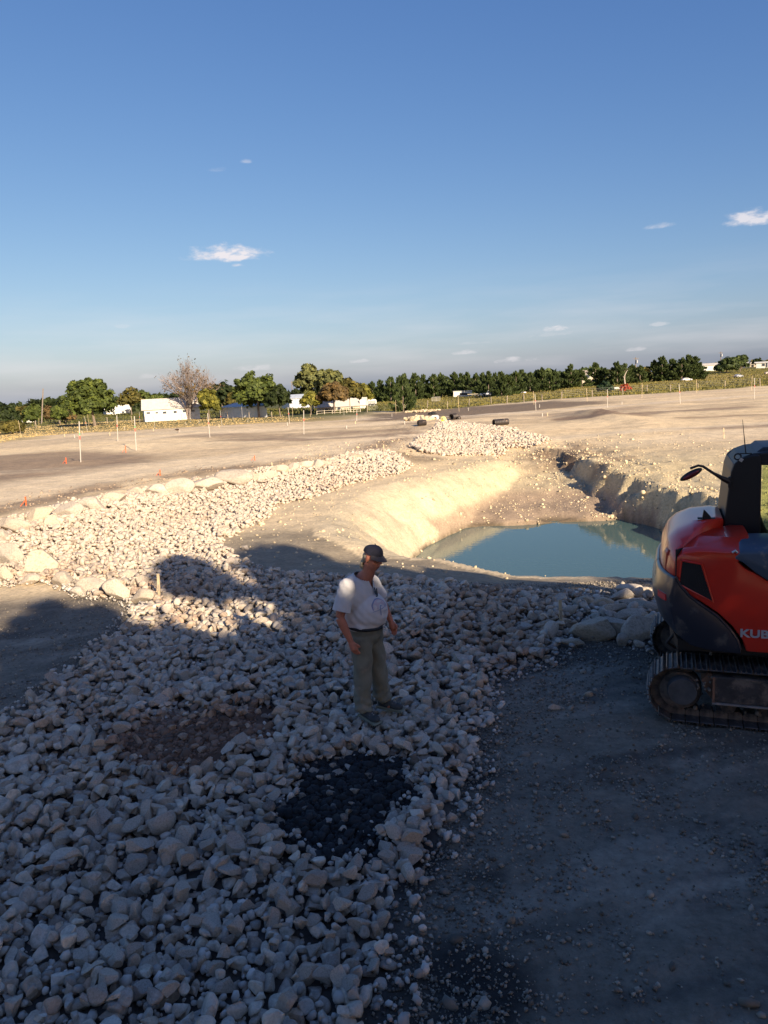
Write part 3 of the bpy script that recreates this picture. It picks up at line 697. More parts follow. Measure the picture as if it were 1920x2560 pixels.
LEAF = {k: leaf_mat('foliage_'+k, c) for k, c in dict(shade=(.13, .17, .05), green=(.085, .115, .03), deep=(.032, .048, .017), cedar=(.058, .085, .030), pale=(.15, .165, .07), yellow=(.165, .165, .035), brown=(.135, .095, .045), olive=(.11, .10, .03), red=(.42, .09, .05), blue=(.035, .065, .035)).items()}
BARK = M('bark', (.20, .155, .12), .9, .3, 6, .5, 30, .02)
BARKP = M('pale_bark', (.42, .36, .29), .9, .25, 5, .4, 30, .02)
def rdir(n, r):
    v = r.normal(size=(n, 3)); return v/np.linalg.norm(v, axis=1)[:, None]
def quads(P, Nrm, size, r, aspect=1.0, along=None):
    n = len(P)
    a = along if along is not None else np.cross(Nrm, rdir(n, r)); a = a/np.maximum(np.linalg.norm(a, axis=1), 1e-6)[:, None]
    b = np.cross(Nrm, a); b = b/np.maximum(np.linalg.norm(b, axis=1), 1e-6)[:, None]
    a = a*(size*aspect)[:, None]; b = b*size[:, None]
    V = np.stack([P-a, P-b*.8, P+a, P+b*.8], 1).reshape(-1, 3)
    return V, np.arange(4*n).reshape(-1, 4)
def crown_pts(blobs, n, r, clump=.22, nsub=26, shell=.72):
    vol = np.array([b[3]*b[4]*b[5] for b in blobs])**.67; vol /= vol.sum(); P = []; Nn = []; subs = []
    for b, w in zip(blobs, vol):
        k = max(6, int(nsub*len(blobs)*w)); d = rdir(k, r); d[:, 2] = np.where(d[:, 2] < -.5, -d[:, 2]*.6, d[:, 2])
        rad = np.array(b[3:6]); c = np.array(b[:3]) + d*rad*r.uniform(shell-.25, 1.0-clump*.5, (k, 1)); subs += [tuple(q) for q in c]
        m = max(1, int(n*w/k)); cr = clump*rad.mean()*r.uniform(.7, 1.35, (k, 1, 1))
        dd = rdir(k*m, r).reshape(k, m, 3); rr = r.uniform(0, 1, (k, m, 1))**.45
        q = c[:, None, :]+dd*rr*cr*np.array([1.1, 1.1, .85]); P.append(q.reshape(-1, 3)); Nn.append((dd+d[:, None, :]*.4+np.array([0, 0, .35])).reshape(-1, 3))
    return np.concatenate(P), np.concatenate(Nn), subs
def leafy(name, blobs, n, leaf, seed, clump=.24, nsub=26, aspect=1.3):
    r = np.random.default_rng(seed); P, Nn, subs = crown_pts(blobs, n, r, clump, nsub)
    Nn = Nn + .7*rdir(len(P), r); Nn /= np.linalg.norm(Nn, axis=1)[:, None]
    V, Fs = quads(P, Nn, leaf*r.uniform(.55, 1.3, len(P)), r, aspect)
    return mesh_np(name, V, Fs), subs
def limbs(base, rb_, fork, subs, r, nl=10, sides=6):
    mb = MB(); f = Vector(fork); b0 = Vector(base)
    mb.tube([b0, b0.lerp(f, .5)+Vector((r.normal(0, rb_*.4), r.normal(0, rb_*.4), 0)), f], [rb_*1.25, rb_*.9, rb_*.75], sides)
    for i in r.permutation(len(subs))[:nl]:
        e = Vector(subs[i]); mid = f.lerp(e, .5)+Vector((0, 0, .08*(e-f).length)); mb.tube([f, mid, e], [rb_*.5, rb_*.3, rb_*.1], 4, cap=False)
    return mb
def tree(name, label, cat, base, h, w, mat, seed, lobes=None, n=1800, leaf=None, trunk=.05, group=None, low=.28, bark=None, nl=10, clump=.24, nsub=26, trunk_h=None, off=(0, 0)):
    """base: ground point; crown lobes as fractions: (x, z, rx, rz) of width and height"""
    r = np.random.default_rng(seed); leaf = (leaf or w*.035)*1.0; n = int(n*1.7)
    root = empty(name, base, 0, label, cat, group)
    lobes = lobes or [(0, .62, .42, .34), (-.24, .52, .28, .24), (.25, .5, .28, .24)]
    B = [(lx*w*1.1+off[0]*w, r.normal(0, .06)*w, lz*h*.97, rx*w*1.2, rx*w, rz*h*1.18) for lx, lz, rx, rz in lobes]
    me, subs = leafy('crown', B, n, leaf, seed, clump, nsub)
    link('crown', me, mat, root)
    th = trunk_h or low*h+.1*h
    limbs((0, 0, -.3), trunk*w*.5, (r.normal(0, .02)*w+off[0]*w*.4, 0, th), subs, r, nl).build('trunk', bark or BARK, root)
    return root
def ground_tree(name, label, cat, px, py, htop, wpx, mat, seed, **k):
    """trunk foot at pixel (px,py); crown top at pixel row htop; crown wpx pixels wide"""
    p = hit(px, py); m = mpp(p); return tree(name, label, cat, p, (py-htop)*m, wpx*m, mat, seed, **k)
# --- trees standing just behind the viewpoint, which throw the big shade over the apron
GAPS = []
for (gx_, gy_, gz_, gr_, gk) in [(*hd(442, 1347), .1, .46, 1.0), (*hd(470, 1350), .1, .22, .6), (*hd(560, 1340), .1, .40, 1.0), (*hd(590, 1375), .1, .12, .5), (*hd(1165, 1412), .1, .22, 1.0), (*hd(1120, 1405), .1, .12, .7), (*hd(1255, 1256), 0, .45, .9), (*hd(1450, 1290), .1, .3, .5),
                                 (*hd(1270, 2110), 0, .14, .6), (*hd(1290, 2450), 0, .22, .6), (*hd(250, 1270), .2, .3, .8), (*hd(180, 1265), .2, .25, .7), (*hd(380, 1290), .1, .3, .55), (-.46, 6.85, 1.10, .09, .7), (-.42, 6.85, 1.34, .07, .5), (4.2, 6.1, .95, .30, .55), (3.0, 7.1, 1.5, .18, .5), (*hd(900, 1345), .1, .2, .6), (*hd(505, 1400), .1, .26, .75), (*hd(20, 1310), .0, .5, .7)]:
    GAPS.append((np.array([gx_, gy_, gz_]), gr_, gk))
def open_gaps(me, at_):
    V = np.zeros(len(me.vertices)*3, np.float32); me.vertices.foreach_get('co', V); V = V.reshape(-1, 4, 3)+np.array(at_); c = V.mean(1); keep = np.ones(len(c), bool); r = np.random.default_rng(3); s = np.array(to_sun[:])
    for g, gr, gk in GAPS:
        w = c-g; d = np.linalg.norm(w-np.outer(w @ s, s), axis=1); keep &= ~((d < gr*1.15) & (r.uniform(size=len(c)) < gk*np.clip((gr*1.3-d)/(gr*.3), 0, 1)))
    V = (V-np.array(at_))[keep]; return mesh_np('crown', V.reshape(-1, 3), np.arange(len(V)*4).reshape(-1, 4))
def shade_tree(x, y, h, rx, label, seed, low=.12, n=11000):
    r = np.random.default_rng(seed); root = empty('oak_tree', (x, y, zat(x, y)), 0, label, 'tree', 'trees behind the viewpoint')
    B = [(0, 0, h-1.5, rx*.55, rx*.55, 1.5), (rx*.35, .1, h*.62, rx*.7, rx*.7, h*.25), (-rx*.38, -.1, h*.60, rx*.62, rx*.62, h*.24), (0, 0, h*.34, rx*.95, rx*.9, h*.26), (0, 0, h*.74, rx*.75, rx*.75, h*.14)]
    me, subs = leafy('crown', B, n, .16, seed, .34, 34); me = open_gaps(me, (x, y, zat(x, y))); link('crown', me, LEAF['shade'], root)
    limbs((0, 0, -.3), .26, (0, 0, h*.35), subs, r, 16, 8).build('trunk', BARK, root)
SH = [(9.1, -5.0, 10.25, 2.4, 'tall oak behind the viewpoint whose top shades the dirt by the pond'), (7.0, -5.1, 9.7, 1.7, 'middling oak behind the viewpoint shading the middle of the rock apron'),
      (4.3, -5.0, 8.3, 1.9, 'oak behind the viewpoint shading the dark dirt left of the apron'), (0.6, -5.4, 8.0, 2.1, 'broad oak behind the viewpoint shading the lower left stones'), (-3.6, -5.0, 8.3, 2.3, 'outermost left oak behind the viewpoint'),
      (11.5, -5.2, 8.6, 2.0, 'round oak behind the viewpoint shading the man and the near bank'), (14.6, -5.0, 8.35, 2.1, 'oak behind the viewpoint shading the bank in front of the water'), (18.0, -5.0, 8.3, 2.3, 'outermost right oak behind the viewpoint')]
for i, (x, y, h, rx, lab) in enumerate(SH): shade_tree(x, y, h, rx, lab, 300+i)
for i, (x, y, h, rx) in enumerate([(-1.5, -8.3, 8.4, 2.5), (2.6, -8.5, 7.8, 2.6), (6.4, -8.2, 8.6, 2.4), (10.2, -8.4, 9.0, 2.5), (14.2, -8.3, 7.6, 2.6), (18, -8.3, 7.6, 2.6), (21.5, -6.5, 8, 2.4)]):
    shade_tree(x, y, h, rx, f'{["small", "squat", "leafy", "taller", "bushy", "spreading", "last"][i]} oak in the rear row of trees behind the viewpoint', 340+i, n=8000)
# --- left and middle distance
ground_tree('oak_tree', 'big round green tree at the left in front of the white house', 'tree', 238, 1064, 941, 132, LEAF['green'], 1, n=5200, leaf=.36, clump=.27, nsub=34,
            lobes=[(-.05, .66, .33, .28), (.12, .82, .2, .17), (-.27, .50, .24, .24), (.25, .55, .27, .25), (0, .42, .42, .22), (-.12, .80, .2, .14)], trunk_h=4.0, off=(-.08, 0))
for i, (px, py, top, w, mt, lab) in enumerate([(18, 1072, 1012, 60, 'deep', 'dark bushy tree at the far left edge of the photo'), (62, 1062, 1008, 50, 'olive', 'olive bushy tree behind the small white shed'), (88, 1062, 1003, 44, 'green', 'taller green tree just behind the leaning pole'),
                                              (132, 1052, 1010, 56, 'deep', 'dark evergreen bush right of the leaning pole'), (152, 1060, 1000, 40, 'green', 'green tree close to the left of the big round tree'), (118, 1056, 1012, 44, 'brown', 'brownish shrub just right of the leaning pole'),
                                              (30, 1084, 1050, 54, 'olive', 'low scrubby bush in front of the small white shed'), (165, 1058, 1020, 50, 'brown', 'reddish brown shrub beneath the left side of the big round tree')]):
    ground_tree('bush', lab, 'bush' if top > 1005 else 'tree', px, py, top, w, LEAF[mt], 20+i, n=900, leaf=.45, lobes=[(0, .5, .42, .42), (-.25, .42, .3, .38), (.25, .4, .3, .36)], trunk_h=1.0, nl=4)
ground_tree('mesquite_tree', 'brown green tree left of the white barn', 'tree', 330, 1040, 966, 58, LEAF['olive'], 40, n=1100, leaf=.45)
ground_tree('mesquite_tree', 'light green tree whose crown shows above the left end of the barn roof', 'tree', 360, 1035, 968, 46, LEAF['green'], 41, n=900, leaf=.45)
ground_tree('mesquite_tree', 'low green tree behind the middle of the barn roof', 'tree', 392, 1032, 982, 44, LEAF['green'], 42, n=900, leaf=.45)
ground_tree('elm_tree', 'yellow green tree right of the bare tree', 'tree', 525, 1048, 966, 62, LEAF['yellow'], 43, n=1300, leaf=.42, lobes=[(0, .52, .40, .36), (-.18, .66, .25, .25), (.2, .45, .28, .3)])
ground_tree('live_oak_tree', 'dark evergreen tree behind the yellow green tree', 'tree', 556, 1038, 953, 78, LEAF['deep'], 44, n=1500, leaf=.5)
ground_tree('elm_tree', 'yellowish tree against the left flank of the big double tree', 'tree', 592, 1040, 968, 46, LEAF['olive'], 45, n=900, leaf=.45)
ground_tree('elm_tree', 'big spreading green tree above the white metal fence', 'tree', 648, 1044, 928, 120, LEAF['green'], 46, n=4800, leaf=.36, clump=.25, nsub=34,
            lobes=[(-.16, .70, .26, .30), (-.32, .50, .20, .30), (.05, .55, .30, .32), (.22, .58, .25, .30), (.34, .42, .20, .26), (0, .40, .42, .2)], trunk_h=4.0)
ground_tree('elm_tree', 'smaller green tree under the right side of the big spreading tree', 'tree', 702, 1042, 960, 60, LEAF['deep'], 47, n=1200, leaf=.42)
ground_tree('cottonwood_tree', 'tall grey green tree behind the houses, left of its twin', 'tree', 782, 1030, 909, 84, LEAF['pale'], 48, n=3000, leaf=.55, lobes=[(0, .68, .42, .30), (-.2, .56, .3, .26), (.15, .5, .35, .26)], bark=BARKP, clump=.2)
ground_tree('cottonwood_tree', 'shorter grey green tree joined to the tall one behind the houses', 'tree', 836, 1030, 915, 62, LEAF['pale'], 49, n=2200, leaf=.55, lobes=[(0, .68, .42, .28), (.2, .55, .3, .26), (-.15, .5, .35, .26)], bark=BARKP, clump=.2)
ground_tree('mesquite_tree', 'bright yellow green tree right of the white gabled house', 'tree', 778, 1036, 975, 46, LEAF['yellow'], 50, n=1100, leaf=.42)
ground_tree('mesquite_tree', 'autumn brown tree over the long low white building', 'tree', 836, 1034, 946, 74, LEAF['brown'], 51, n=2000, leaf=.42)
ground_tree('mesquite_tree', 'green and rust tree right of the autumn brown tree', 'tree', 876, 1030, 944, 70, LEAF['olive'], 52, n=2400, leaf=.40, bark=BARKP)
ground_tree('mesquite_tree', 'yellowish shrub between the rust tree and the cedars', 'tree', 912, 1022, 956, 40, LEAF['yellow'], 53, n=800, leaf=.42)
# bare tree
def bare_tree(px, py, top, wpx):
    p = hit(px, py); m = mpp(p); h = (py-top)*m; w = wpx*m; r = np.random.default_rng(60)
    root = empty('bare_tree', p, 0, 'nearly leafless spreading tree in front of the white barn', 'tree'); mb = MB(); tips = []
    def grow(a, d, L, rad, lev):
        d = d.normalized(); b_ = a+d*L; mid = a.lerp(b_, .5)+Vector(r.normal(0, L*.05, 3)); mb.tube([a, mid, b_], [rad, rad*.85, rad*.65], 5 if lev < 2 else 3, cap=False)
        if lev >= 5: tips.append(b_); return
        for _ in range(4 if lev < 2 else 3):
            q = d+Vector(r.normal(0, .40 if lev else .62, 3)); q.z = abs(q.z)*.8+.25; grow(b_ if r.uniform() > .3 else mid, q, L*r.uniform(.62, .85), rad*.58, lev+1)
    for k in range(4): grow(Vector((r.normal(0, .15), r.normal(0, .1), -.2)), Vector((r.normal(0, .5), r.normal(0, .4), 1)), h*.26, w*.022, 0)
    tr = mb.mesh('trunk'); zs = [v.co for v in tr.vertices]; zm = max(c.z for c in zs); xm = np.percentile([abs(c.x) for c in zs], 97)
    tr.transform(Matrix.Diagonal((w*.5/xm, w*.5/xm, h/zm, 1)))
    link('trunk', tr, M('grey_twigs', (.30, .24, .21), .9, .25, 3, 0), root)
    T = np.array([(t.x*w*.5/xm, t.y*w*.5/xm, t.z*h/zm) for t in tips]); k = ((T[:, 2] < h*.55) & (r.uniform(size=len(T)) < .55)) | (r.uniform(size=len(T)) < .07); T = T[k]; T = np.repeat(T, 2, 0)+r.normal(0, .35, (len(T)*2, 3))
    V, Fs = quads(T, rdir(len(T), r), .20*r.uniform(.5, 1.2, len(T)), r, 1.5); link('crown', mesh_np('crown', V, Fs), LEAF['brown'], root)
bare_tree(471, 1048, 896, 128)
# cedars
def cedar_mesh(seed, n=1500, ragged=1.0):
    r = np.random.default_rng(seed); h, R0 = 1.0, .5
    nb = 70; P = []; D = []
    for i in range(nb):
        z = .0+.94*(i/nb)**1.15; rr = R0*(1-z)**.80*r.uniform(.72, 1.12)*(.75+.5*min(z/.15, 1)) if z < .9 else .05
        a = r.uniform(0, 2*pi); tip = np.array([cos(a)*rr, sin(a)*rr, z+.10*r.uniform(.3, 1)]); base = np.array([0, 0, z-.06])
        m = int(n/nb); t = r.uniform(.25, 1.0, (m, 1))**.6; q = base+(tip-base)*t + r.normal(0, .030, (m, 3))*(1.3-t); P.append(q)
        d = (tip-base)/np.linalg.norm(tip-base); D.append(np.repeat([d*.6+np.array([0, 0, .8])], m, 0)+r.normal(0, .3, (m, 3)))
    m = 40; P.append(np.stack([r.normal(0, .012, m), r.normal(0, .012, m), r.uniform(.86, 1.0, m)], 1)); D.append(np.tile([0, 0, 1.], (m, 1))+r.normal(0, .15, (m, 3)))
    P = np.concatenate(P); D = np.concatenate(D); Nn = np.cross(D, rdir(len(D), r)); Nn /= np.linalg.norm(Nn, axis=1)[:, None]
    V, Fs = quads(P, Nn, .027*r.uniform(.6, 1.4, len(P)), r, 2.1, D); return mesh_np('crown', V, Fs)
CED = [cedar_mesh(70+i, 3200) for i in range(5)]
for me in CED: me.materials.append(LEAF['cedar'])
tm = MB().tube([(0, 0, -.03), (0, 0, .5), (0, 0, .95)], [.028, .018, .004], 6).mesh('trunk'); tm.materials.append(BARK)
CEDROOT = {}
def cedar(px, base, top, wpx, label, seed):
    p = hit(px, base); m = mpp(p); r = np.random.default_rng(seed)
    root = empty('cedar_tree', p, r.uniform(0, 6), label, 'tree', 'cedar trees on the meadow'); s = ((wpx*m), (wpx*m), (base-top)*m)
    for nm, me in (('crown', CED[seed % 5]), ('trunk', tm)):
        o = link(nm, me, None, root); o.scale = s
cedar(1009, 1028, 943, 64, 'large wind-swept cedar standing alone nearest the dirt, in front of the row', 5)
_c = [(932, 1003, 958, 34), (953, 1003, 955, 36), (978, 1002, 948, 40), (1000, 998, 945, 36), (1012, 1000, 940, 36), (1040, 998, 938, 40), (1062, 996, 942, 40), (1085, 994, 941, 40), (1104, 992, 938, 36), (1118, 975, 945, 30),
      (1137, 990, 935, 40), (1152, 978, 938, 34), (1168, 988, 936, 36), (1190, 986, 938, 36), (1207, 988, 937, 32), (1222, 990, 933, 34), (1240, 986, 937, 32), (1254, 990, 935, 40), (1270, 988, 942, 46), (1291, 984, 933, 40), (1306, 980, 929, 40), (1325, 979, 936, 36),
      (1345, 976, 930, 40), (1357, 975, 924, 34), (1374, 977, 935, 38), (1390, 972, 936, 34), (1405, 970, 936, 30), (1428, 968, 916, 40), (1455, 966, 930, 36), (1489, 963, 912, 44), (1512, 962, 924, 36), (1543, 960, 910, 44), (1562, 958, 914, 40), (1580, 956, 916, 36), (1600, 955, 918, 34),
      (1636, 952, 905, 40), (1655, 952, 897, 46), (1680, 950, 903, 46), (1704, 950, 900, 46), (1722, 949, 893, 44), (1737, 948, 896, 44), (1746, 948, 912, 30)]
for i, (px, b_, t_, w_) in enumerate(_c):
    side = 'in the cedar row' if px < 1440 else ('in the tall clump by the hilltop' if px > 1620 else 'in the group behind the dead snag')
    grp = [j for j, c in enumerate(_c) if (c[0] < 1440) == (px < 1440) and (c[0] > 1620) == (px > 1620)]; rk = grp.index(i)
    n_ = ['first', 'second', 'third', 'fourth', 'fifth', 'sixth', 'seventh', 'eighth', 'ninth', 'tenth', 'eleventh', 'twelfth', 'thirteenth', 'fourteenth', 'fifteenth', 'sixteenth', 'seventeenth', 'eighteenth', 'nineteenth', 'twentieth'] + ['twenty-'+q for q in ['first', 'second', 'third', 'fourth', 'fifth', 'sixth', 'seventh', 'eighth', 'ninth']]
    cedar(px, b_+1, t_-3, w_*1.45, f'dark cedar {side}, {n_[rk]} from the left', i+2)
B3 = [(0, .45, .42, .45), (-.2, .35, .3, .34), (.22, .36, .3, .34)]
ground_tree('shrub', 'round dark green shrub in the meadow left of the red bush', 'bush', 1513, 981, 951, 42, LEAF['blue'], 90, n=900, leaf=.22, lobes=B3, trunk_h=.5)
ground_tree('shrub', 'small bright red bush at the foot of the dead snag', 'bush', 1562, 979, 957, 28, LEAF['red'], 91, n=700, leaf=.16, lobes=B3, trunk_h=.4)
ground_tree('live_oak_tree', 'broad dark tree on the hilltop left of the silver car', 'tree', 1818, 932, 892, 62, LEAF['cedar'], 92, n=1500, leaf=.5, lobes=B3, trunk_h=1)
ground_tree('live_oak_tree', 'right half of the hilltop tree clump, with a taller peak', 'tree', 1850, 930, 887, 46, LEAF['cedar'], 93, n=1200, leaf=.5, lobes=[(0, .5, .42, .5), (.1, .7, .3, .3)], trunk_h=1)
ground_tree('live_oak_tree', 'small dark tree between the hilltop buildings at the right', 'tree', 1894, 918, 895, 24, LEAF['deep'], 94, n=600, leaf=.5)
ground_tree('shrub', 'grey leafless-looking shrub beside the collapsed white trailer', 'bush', 1180, 988, 955, 34, LEAF['brown'], 95, n=500, leaf=.3)
ground_tree('live_oak_tree', 'dark tree in the gap behind the cedar row', 'tree', 745, 1010, 970, 34, LEAF['deep'], 96, n=500, leaf=.5)
# dead snag
p = hit(1563, 972); m = mpp(p)
mb = MB(); mb.tube([(0, 0, -.2), (-.9*m, 0, 14*m), (-2*m, 0, 25*m), (-1*m, 0, 34*m), (3*m, 0, 42*m), (7*m, .2, 46*m)], [2.2*m, 2*m, 1.7*m, 1.2*m, .8*m, .3*m], 8); mb.tube([(-2*m, 0, 25*m), (-5*m, 0, 31*m)], [.9*m, .3*m], 6)
sn = empty('dead_tree', p, 0, 'bare bleached dead snag curving up behind the red bush', 'tree'); mb.build('trunk', BARKP, sn, smooth=True)
# far woods on the skyline
def far_wood(name, px0, px1, D, h, seed, mat, n=2600):
    r = np.random.default_rng(seed); u = r.uniform(0, 1, n); px = px0+(px1-px0)*u
    d = np.array([pix(a, 950) for a in px]); x = d[:, 0]/d[:, 1]*D; y = np.full(n, D)+r.uniform(-12, 12, n)
    prof = h*(.55+.45*np.clip(.5+fbm(px*.03, px*0+seed, 3, seed), 0, 1.2)); z = Tz(x, y)+prof*r.uniform(0, 1, n)**.7
    P = np.stack([x, y, z], 1); V, Fs = quads(P, rdir(n, r), 1.1*r.uniform(.5, 1.4, n), r, 1.4); stuff(link(name, mesh_np(name, V, Fs), mat))
far_wood('far_woods', -250, 330, 330, 7.5, 1, LEAF['deep'], 5000)
far_wood('far_woods', 330, 930, 380, 7, 2, LEAF['deep'], 5000)
far_wood('far_woods', 900, 1500, 420, 6.5, 3, LEAF['cedar'], 5000)
far_wood('far_woods', 1480, 2300, 620, 5.0, 4, LEAF['olive'], 3500)
# grass and weeds: blades too many to count
def tufts(name, pts_fn, n, hgt, wid, mat, seed):
    r = np.random.default_rng(seed); x, y = pts_fn(n, r); n = len(x); z = Tz(x, y); D = np.hypot(x, y); h = hgt*r.uniform(.4, 1.3, n); w = wid*r.uniform(.6, 1.3, n); a = r.uniform(0, pi, n)
    dx = np.cos(a)*w; dy = np.sin(a)*w; lx = r.normal(0, .25, n)*h; ly = r.normal(0, .25, n)*h
    V = np.stack([np.stack([x-dx, y-dy, z-.03], 1), np.stack([x+dx, y+dy, z-.03], 1), np.stack([x+dx*.5+lx, y+dy*.5+ly, z+h], 1), np.stack([x-dx*.5+lx, y-dy*.5+ly, z+h*.9], 1)], 1).reshape(-1, 3)
    stuff(link(name, mesh_np(name, V, np.arange(4*n).reshape(-1, 4)), mat))
G1 = leaf_mat('meadow_grass_blades', (.19, .172, .058), .15, .3); G2 = leaf_mat('weed_blades', (.095, .10, .034), .4, .2); G3 = leaf_mat('dry_grass_blades', (.40, .315, .18), .3, .15)
def fn_meadow(n, r):
    y = 60+260*r.uniform(size=n)**1.4; x = y*r.uniform(-.12, .60, n); k = sdpoly(x, y, meadow) < -1; return x[k], y[k]
tufts('meadow_grass', fn_meadow, 60000, .27, .16, G1, 1)
def polyfn(P, m=.6):
    W = [hd(*q) for q in P]
    def f(n, r):
        xs = [q[0] for q in W]; ys = [q[1] for q in W]; x = r.uniform(min(xs), max(xs), n); y = r.uniform(min(ys), max(ys), n); k = sdpoly(x, y, W) < m; return x[k], y[k]
    return f
tufts('weeds', polyfn([(-60, 930), (0, 926), (130, 916), (300, 905), (430, 902), (640, 895), (800, 888), (900, 884), (900, 878), (700, 882), (400, 892), (200, 897), (-60, 905)]), 60000, .6, .2, G2, 2)
tufts('dry_grass', polyfn([(-60, 962), (0, 955), (120, 938), (260, 930), (420, 922), (560, 914), (700, 905), (600, 900), (430, 903), (280, 908), (120, 917), (0, 924), (-60, 930)]), 40000, .10, .10, G3, 3)
# ------------------------------------------------------------------ buildings
WHITE = M('white_paint', (.66, .65, .61), .7, .06, 2, .1, 20, .01, dirt=(.55, .5, .42), dirt_amt=.25, dirt_scale=.6)
ROOFG = M('grey_roof', (.50, .47, .43), .75, .12, 1.5, .2, 12, .01)
ROOFB = M('metal_roof', (.42, .47, .52), .5, .12, 1.2, .2, 12, .01)
TIN = M('corrugated_tin', (.66, .66, .64), .6, .12, 1.5, .2, 20, .01)
GREYW = M('grey_siding', (.42, .44, .50), .7, .08, 2, .1)
DARKM = M('dark_opening', (.03, .03, .035), .5, .2, 5, 0)
GLASSD = M('dark_pane', (.05, .06, .08), .1, .2, 5, 0)
TANW = M('tan_siding', (.50, .44, .34), .8, .1, 2, .1)
WOOD = M('lath_wood', (.55, .43, .27), .8, .2, 8, .3, 60, .002, stretch=(1, 1, .2))
WOODD = M('weathered_post', (.34, .28, .21), .9, .25, 4, .3, 30, .01)
WPAINT = M('white_lath', (.46, .43, .385), .7, .08, 6, .1)
ORANGE = M('orange_paint', (.80, .13, .035), .6, .15, 8, .1); GREENP = M('green_paint', (.12, .50, .16), .6, .15, 8, .1)
PINK = M('pink_ribbon', (.80, .16, .12), .5, .15, 8, .1)
METAL = M('galvanised', (.55, .55, .55), .4, .1, 5, .1, metal=.7)
POLEW = M('pole_wood', (.23, .19, .155), .9, .25, 3, .3)
def face_cam(p): return atan2(p.x, p.y)*-1     # rotation that turns local -Y toward the viewpoint
def gable_house(name, label, cat, x0, x1, base, eave, ridge, wallm, roofm, dpx=None, yaw=0.0, windows=(), doors=(), over=.03, ridge_in=.0, slats=0):
    """front wall spans pixels x0..x1, its foot on row base; eave and ridge are pixel rows"""
    p = hit((x0+x1)/2, base); m = mpp(p); w = (x1-x0)*m; he = (base-eave)*m; hr = (base-ridge)*m; d = (dpx or (x1-x0)*.6)*m
    root = empty(name, p, face_cam(p)+yaw, label, cat)
    mb = MB(); mb.add([(-w/2, 0, -.3), (w/2, 0, -.3), (w/2, d, -.3), (-w/2, d, -.3), (-w/2, 0, he), (w/2, 0, he), (w/2, d, he), (-w/2, d, he), (-w/2, d/2, hr-.02), (w/2, d/2, hr-.02)],
                  [(0, 1, 5, 4), (2, 3, 7, 6), (1, 2, 6, 9, 5), (3, 0, 4, 8, 7), (4, 5, 9, 8), (8, 9, 6, 7)])
    mb.build('wall', wallm, root)
    o = w*over+.25; sl = (hr-he)/(d/2) if d else 0; oy = .35
    ri = ridge_in*w
    for sgn, nm in ((0, 'roof'), (1, 'roof')):
        y0 = -oy if sgn == 0 else d+oy; z0 = he-sl*oy
        mb = MB(); t = .12
        V = [(-w/2-o, y0, z0), (w/2+o, y0, z0), (w/2+o-ri, d/2, hr+.02), (-w/2-o+ri, d/2, hr+.02)]
        mb.add([*V, *[(a, b_, c+t) for a, b_, c in V]], [(0, 1, 2, 3), (7, 6, 5, 4), (0, 4, 5, 1), (1, 5, 6, 2), (2, 6, 7, 3), (3, 7, 4, 0)]); mb.build(nm, roofm, root)
    for (fx, fz, ww, hh) in windows:
        cx = -w/2+fx*w; cz = fz*he; fr = MB()
        for a in ((cx-ww/2, cz, .08, hh+.16), (cx+ww/2, cz, .08, hh+.16)): fr.box((a[0], -.03, a[1]), (a[2], .08, a[3]))
        for a in (cz-hh/2, cz+hh/2): fr.box((cx, -.032, a), (ww-.08, .076, .08))
        f = fr.build('window', WHITE, root); MB().box((cx, -.012, cz), (ww-.07, .02, hh-.07)).build('pane', GLASSD, f)
    for (fx, ww, hh, dm) in doors:
        cx = -w/2+fx*w; dr = MB().box((cx, -.03, hh/2), (ww, .06, hh)).build('door', dm, root); MB().box((cx+ww*.35, -.09, hh*.48), (.12, .05, .05)).build('handle', METAL, dr)
    return root, p, m, w, d, he, hr
gable_house('white_barn', 'long white barn with grey roof and a row of small windows behind the bare tree', 'barn', 366, 500, 1051, 1019, 997, WHITE, ROOFG, 46, .10,
            windows=[(.07, .68, .9, .5), (.22, .66, .7, .4), (.36, .64, .9, .6), (.55, .64, .8, .6), (.72, .66, .9, .6), (.88, .66, .8, .5)], doors=[(.08, 1.2, 1.7, WHITE)], ridge_in=.03)
gable_house('white_shed', 'small white shed with flat pale end wall at the far left', 'shed', 55, 88, 1058, 1041, 1037, WHITE, ROOFG, 26, -.25, doors=[(.25, .9, 1.9, TANW)])
gable_house('white_house', 'low white house partly hidden behind the big round tree', 'house', 268, 325, 1037, 1026, 1014, WHITE, M('cream_roof', (.72, .68, .58), .8, .1, 2, .1), 40, .2, windows=[(.3, .5, .9, .8), (.7, .5, .9, .8)])
r0, p, m, w, d, he, hr = gable_house('mobile_home', 'grey and white gabled mobile home right of the big spreading tree', 'house', 724, 776, 1020, 995, 987, GREYW, ROOFB, 60, .35, windows=[(.62, .62, .8, 1.6), (.75, .62, .5, 1.6)])
MB().box((-w/2-.04, d*.5, he*.5), (.08, d*.98, he*.96)).build('gable_wall', WHITE, r0); MB().box((-w*.18, -.1, he*.5), (.22, .22, he)).build('corner_post', WHITE, r0)
r0, p, m, w, d, he, hr = gable_house('low_building', 'long low whitewashed building with faded roof under the autumn brown tree', 'building', 793, 915, 1028, 1014, 998, TANW, ROOFG, 40, .05, windows=[(.2, .5, .9, .6), (.45, .5, .9, .6), (.7, .5, .9, .6)])
MB().box((w*.44, -.05, he*.9), (w*.12, .1, he*2.0)).build('end_panel', WHITE, r0)
gable_house('mobile_home', 'long white mobile home on the hilltop right of the tall cedar clump', 'house', 1748, 1800, 927, 913, 909, WHITE, ROOFG, 26, .25, windows=[(.3, .55, 1.6, 1.0), (.75, .55, 1.2, 1.0)])
gable_house('mobile_home', 'narrow white building end beside the hilltop trees', 'house', 1861, 1874, 919, 907, 905, WHITE, WHITE, 20, .1, windows=[(.5, .6, .8, .8)])
